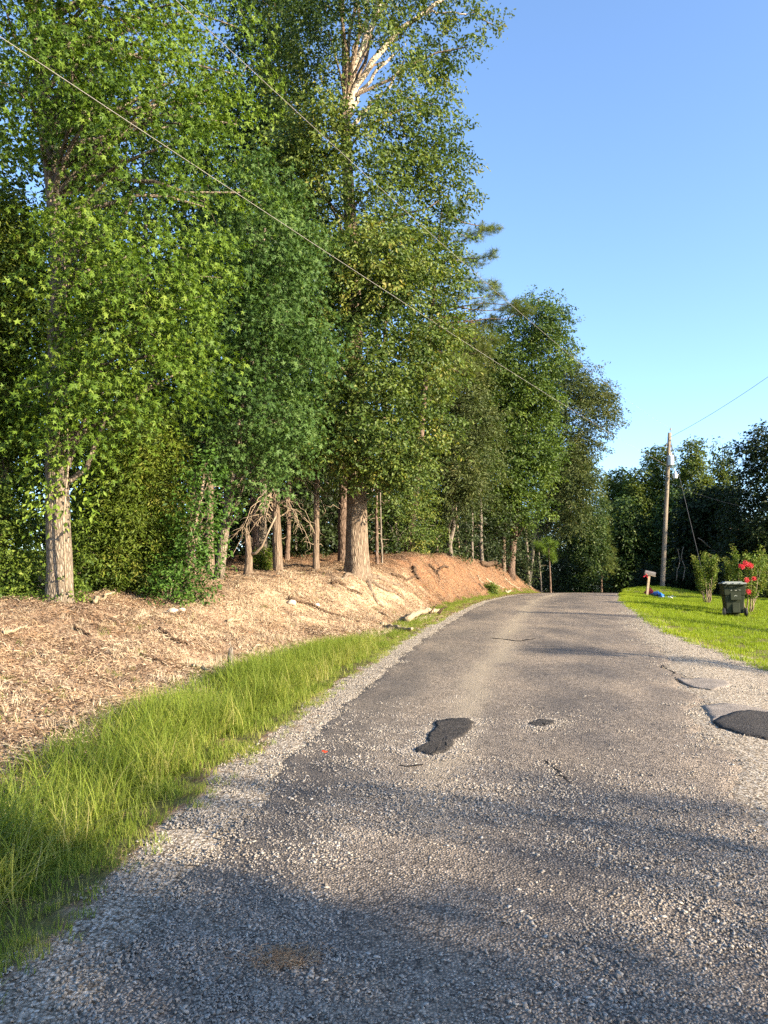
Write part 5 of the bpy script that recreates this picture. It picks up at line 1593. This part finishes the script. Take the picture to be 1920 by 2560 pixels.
tall_t = [tuft(rs, 13, .12, .16, .52, .0085, 1.1, M['grass'], 4, .22) for _ in range(7)]
mid_t = [tuft(rs, 18, .11, .06, .20, .0085, .8, M['grass'], 3, .2) for _ in range(6)]
n = 6200
y = 1.5 + 14.5 * rs.random(n) ** .9; t = .78 + (gr_out(y) - .6) * rs.random(n) + rs.normal(size=n) * .12
x = XLc(y) - t
keep = (rs.random(n) < .5 + 1.6 * (fnoise(x * 1.5, y * 1.5, 71, 3) - .46) - .5 * smooth(1.1, .6, t)) & (t > .5)
x, y, t = x[keep], y[keep], t[keep]
scl = (.55 + .5 * smooth(.6, 1.5, t)) * smooth(19, 11, y) * .6 + .42 + rs.normal(size=len(x)) * .08
scl = scl * (1 - .45 * smooth(gr_out(y) - .3, gr_out(y) + .25, t))
itint = np.clip(.46 + .8 * (fnoise(x * .9, y * .9, 73, 3) - .45) + .6 * (t < 1.0) * rs.random(len(x)), 0, 1)
scatter('verge_grass', np.stack([x, y, height(x, y)], -1), rand_rot(len(x), .12), np.clip(scl, .3, 1.2), itint, tall_t, 'tall bright green grass growing along the left verge', 'grass', 3)
n = 15000
y = 1.5 + 52 * rs.random(n) ** 1.25; t = .24 + (gr_out(y) + .1) * rs.random(n); x = XLc(y) - t
keep = rs.random(n) < .5 + 2.0 * (fnoise(x * 1.8, y * 1.8, 75, 3) - .40) - .2 * smooth(.5, .25, t) - .4 * smooth(gr_out(y) - .2, gr_out(y) + .3, t)
x, y, t = x[keep], y[keep], t[keep]
itint = np.clip(.40 + .7 * (fnoise(x * 1.2, y * 1.2, 77, 3) - .42) + .6 * smooth(.9, .35, t) * rs.random(len(x)), 0, 1)
scatter('short_grass', np.stack([x, y, height(x, y)], -1), rand_rot(len(x), .15), rs.uniform(.5, 1.0, len(x)) * (.55 + .45 * smooth(.35, .8, t)), itint, mid_t, 'short grass between the gravel edge and the bank', 'grass', 4)
lawn_t = [tuft(rs, 46, .20, .04, .13, .010, .6, M['lawn'], 2, .06) for _ in range(6)]
n = 26000
y = 8 + 52 * rs.random(n) ** .85; r = apron(y) - .1 + rs.random(n) ** 1.4 * 22; x = XLc(y) + Wc(y) + r
keep = (x / y < .62) & (rs.random(n) < np.clip(.35 + .5 * smooth(apron(y), apron(y) + 1.2, r) + .5 * (fnoise(x * 1.2, y * 1.2, 79, 3) - .45), 0, 1))
x, y, r = x[keep], y[keep], r[keep]
itint = np.clip(.42 + .6 * (fnoise(x * .6, y * .6, 81, 3) - .45) + .5 * smooth(apron(y) + .9, apron(y), r) * rs.random(len(x)), 0, 1)
scatter('lawn_grass', np.stack([x, y, height(x, y)], -1), rand_rot(len(x), .1), rs.uniform(.6, 1.15, len(x)), itint, lawn_t, 'sunlit yellow green lawn grass right of the road', 'grass', 5)


def litter(rs, nb, rad, mat, mode):
    mb = MB()
    for i in range(nb):
        a = rs.random() * 6.28; rr = rad * math.sqrt(rs.random()); c = np.array([rr * math.cos(a), rr * math.sin(a), rs.uniform(.004, .022)])
        az = rs.random() * 6.28; d = np.array([math.cos(az), math.sin(az), rs.normal() * .3]); s = np.array([-math.sin(az), math.cos(az), rs.normal() * .45])
        if mode == 'leaf':
            L = rs.uniform(.022, .062); w = L * rs.uniform(.25, .42); up = np.array([0, 0, L * rs.uniform(.0, .3)])
            mb.add([c - d * L / 2, c + s * w / 2 + up, c + d * L / 2, c - s * w / 2 + up, c], [(0, 4, 1), (1, 4, 2), (2, 4, 3), (3, 4, 0)], rs.beta(1.6, 1.8))
        else:
            L = rs.uniform(.04, .14); w = rs.uniform(.002, .0045); bend = np.array([rs.normal() * .03, rs.normal() * .03, rs.uniform(0, .02)]); s = unit(s) * w
            mb.add([c - d * L / 2 - s, c - d * L / 2 + s, c + bend - s, c + bend + s, c + d * L / 2], [(0, 1, 3), (0, 3, 2), (2, 3, 4)], rs.beta(1.8, 1.5))
    return template(mb, mat)


leaf_t = [litter(rs, 36, .22, M['dry'], 'leaf') for _ in range(6)]
straw_t = [litter(rs, 34, .24, M['straw'], 'straw') for _ in range(6)]
n = 19000
y = 4 + 50 * rs.random(n) ** 1.35; t = gr_out(y) - .5 + rs.random(n) ** 1.1 * (10.5 - .10 * y); x = XLc(y) - t
keep = rs.random(n) < .5 + 1.0 * (fnoise(x * .8, y * .8, 83, 3) - .35)
x, y = x[keep], y[keep]


def slope_rot(x, y):
    e = .08; gxs = (height(x + e, y) - height(x - e, y)) / (2 * e); gys = (height(x, y + e) - height(x, y - e)) / (2 * e)
    n = len(x)
    return np.stack([np.arctan(gys), -np.arctan(gxs), np.zeros(n)], -1)


scatter('leaf_litter', np.stack([x, y, height(x, y)], -1), slope_rot(x, y), rs.uniform(.7, 1.2, len(x)), np.clip(rs.random(len(x)) - .6 * smooth(21, 29, y) - .3 * smooth(2.5, 5.5, XLc(y) - x), 0, 1), leaf_t, 'dry brown leaves covering the bank', 'leaf litter', 6)
n = 8000
y = 4 + 52 * rs.random(n) ** 1.3; t = gr_out(y) - .35 + rs.random(n) ** 1.2 * (9.5 - .1 * y); x = XLc(y) - t
scatter('dry_straw', np.stack([x, y, height(x, y)], -1), slope_rot(x, y), rs.uniform(.5, 1.2, n), np.clip(rs.random(n) - .65 * smooth(21, 29, y), 0, 1), straw_t, 'pale dead straw and pine needles on the bank', 'leaf litter', 7)
dead_t = [tuft(rs, 22, .10, .05, .17, .006, .8, M['straw'], 3, .6) for _ in range(6)]
n = 5200
y = 4 + 20 * rs.random(n); t = gr_out(y) - .25 + rs.random(n) ** 1.7 * 3.6; x = XLc(y) - t
keep = rs.random(n) < np.clip(3.2 * (fnoise(x * 1.1, y * 1.1, 85, 3) - .36), 0, 1)
x, y = x[keep], y[keep]
scatter('dead_grass', np.stack([x, y, height(x, y)], -1), rand_rot(len(x), .25), rs.uniform(.5, 1.1, len(x)), .5 + .5 * rs.random(len(x)), dead_t, 'dead straw coloured grass between the green verge and leaf litter', 'grass', 9)
n = 420
y = 5 + 26 * rs.random(n); t = gr_out(y) + rs.random(n) * 3.0; x = XLc(y) - t
keep = fnoise(x * .9, y * .9, 87, 3) > .47
x, y = x[keep], y[keep]
scatter('weeds', np.stack([x, y, height(x, y)], -1), rand_rot(len(x), .2), rs.uniform(.3, .7, len(x)), rs.random(len(x)) * .6, mid_t, 'sparse green weeds sprouting through the leaf litter', 'weeds', 10)
# straw on the near road and at the verge's dry edge
c = on_ground(720, 2424)
x = np.concatenate([c[0] + rs.normal(size=26) * .05, rs.uniform(-1.7, -.9, 60)]); y = np.concatenate([c[1] + rs.normal(size=26) * .022, rs.uniform(2.5, 9, 60)])
x[26:] = XLc(y[26:]) - rs.uniform(.1, .9, 60)
onr = x > edge_l(y)
scatter('pine_straw', np.stack([x, y, np.where(onr, roadzs(x, y) + .003, height(x, y))], -1), rand_rot(len(x), .05), rs.uniform(.22, .4, len(x)), rs.random(len(x)) * .35, straw_t, 'little drift of orange pine straw on the near road', 'leaf litter', 8)
c = on_ground(799, 1888)
mb = MB(); mb.add(*[np.concatenate([z_]) for z_ in (np.array([c + [0, 0, .01], c + [.05, .01, .03], c + [.09, .0, .012], c + [.045, -.04, .02], c + [.02, .05, .03], c + [.07, .05, .02]]), np.array([(0, 1, 3), (1, 2, 3), (0, 4, 1), (1, 5, 2)]))])
M['red_leaf'] = plain('red_leaf', (.6, .06, .02), .6, .3, .2, 20)
tag(mb.build('fallen_leaf', M['red_leaf'], origin=c), 'single bright red leaf at the left edge of the road', 'leaf')
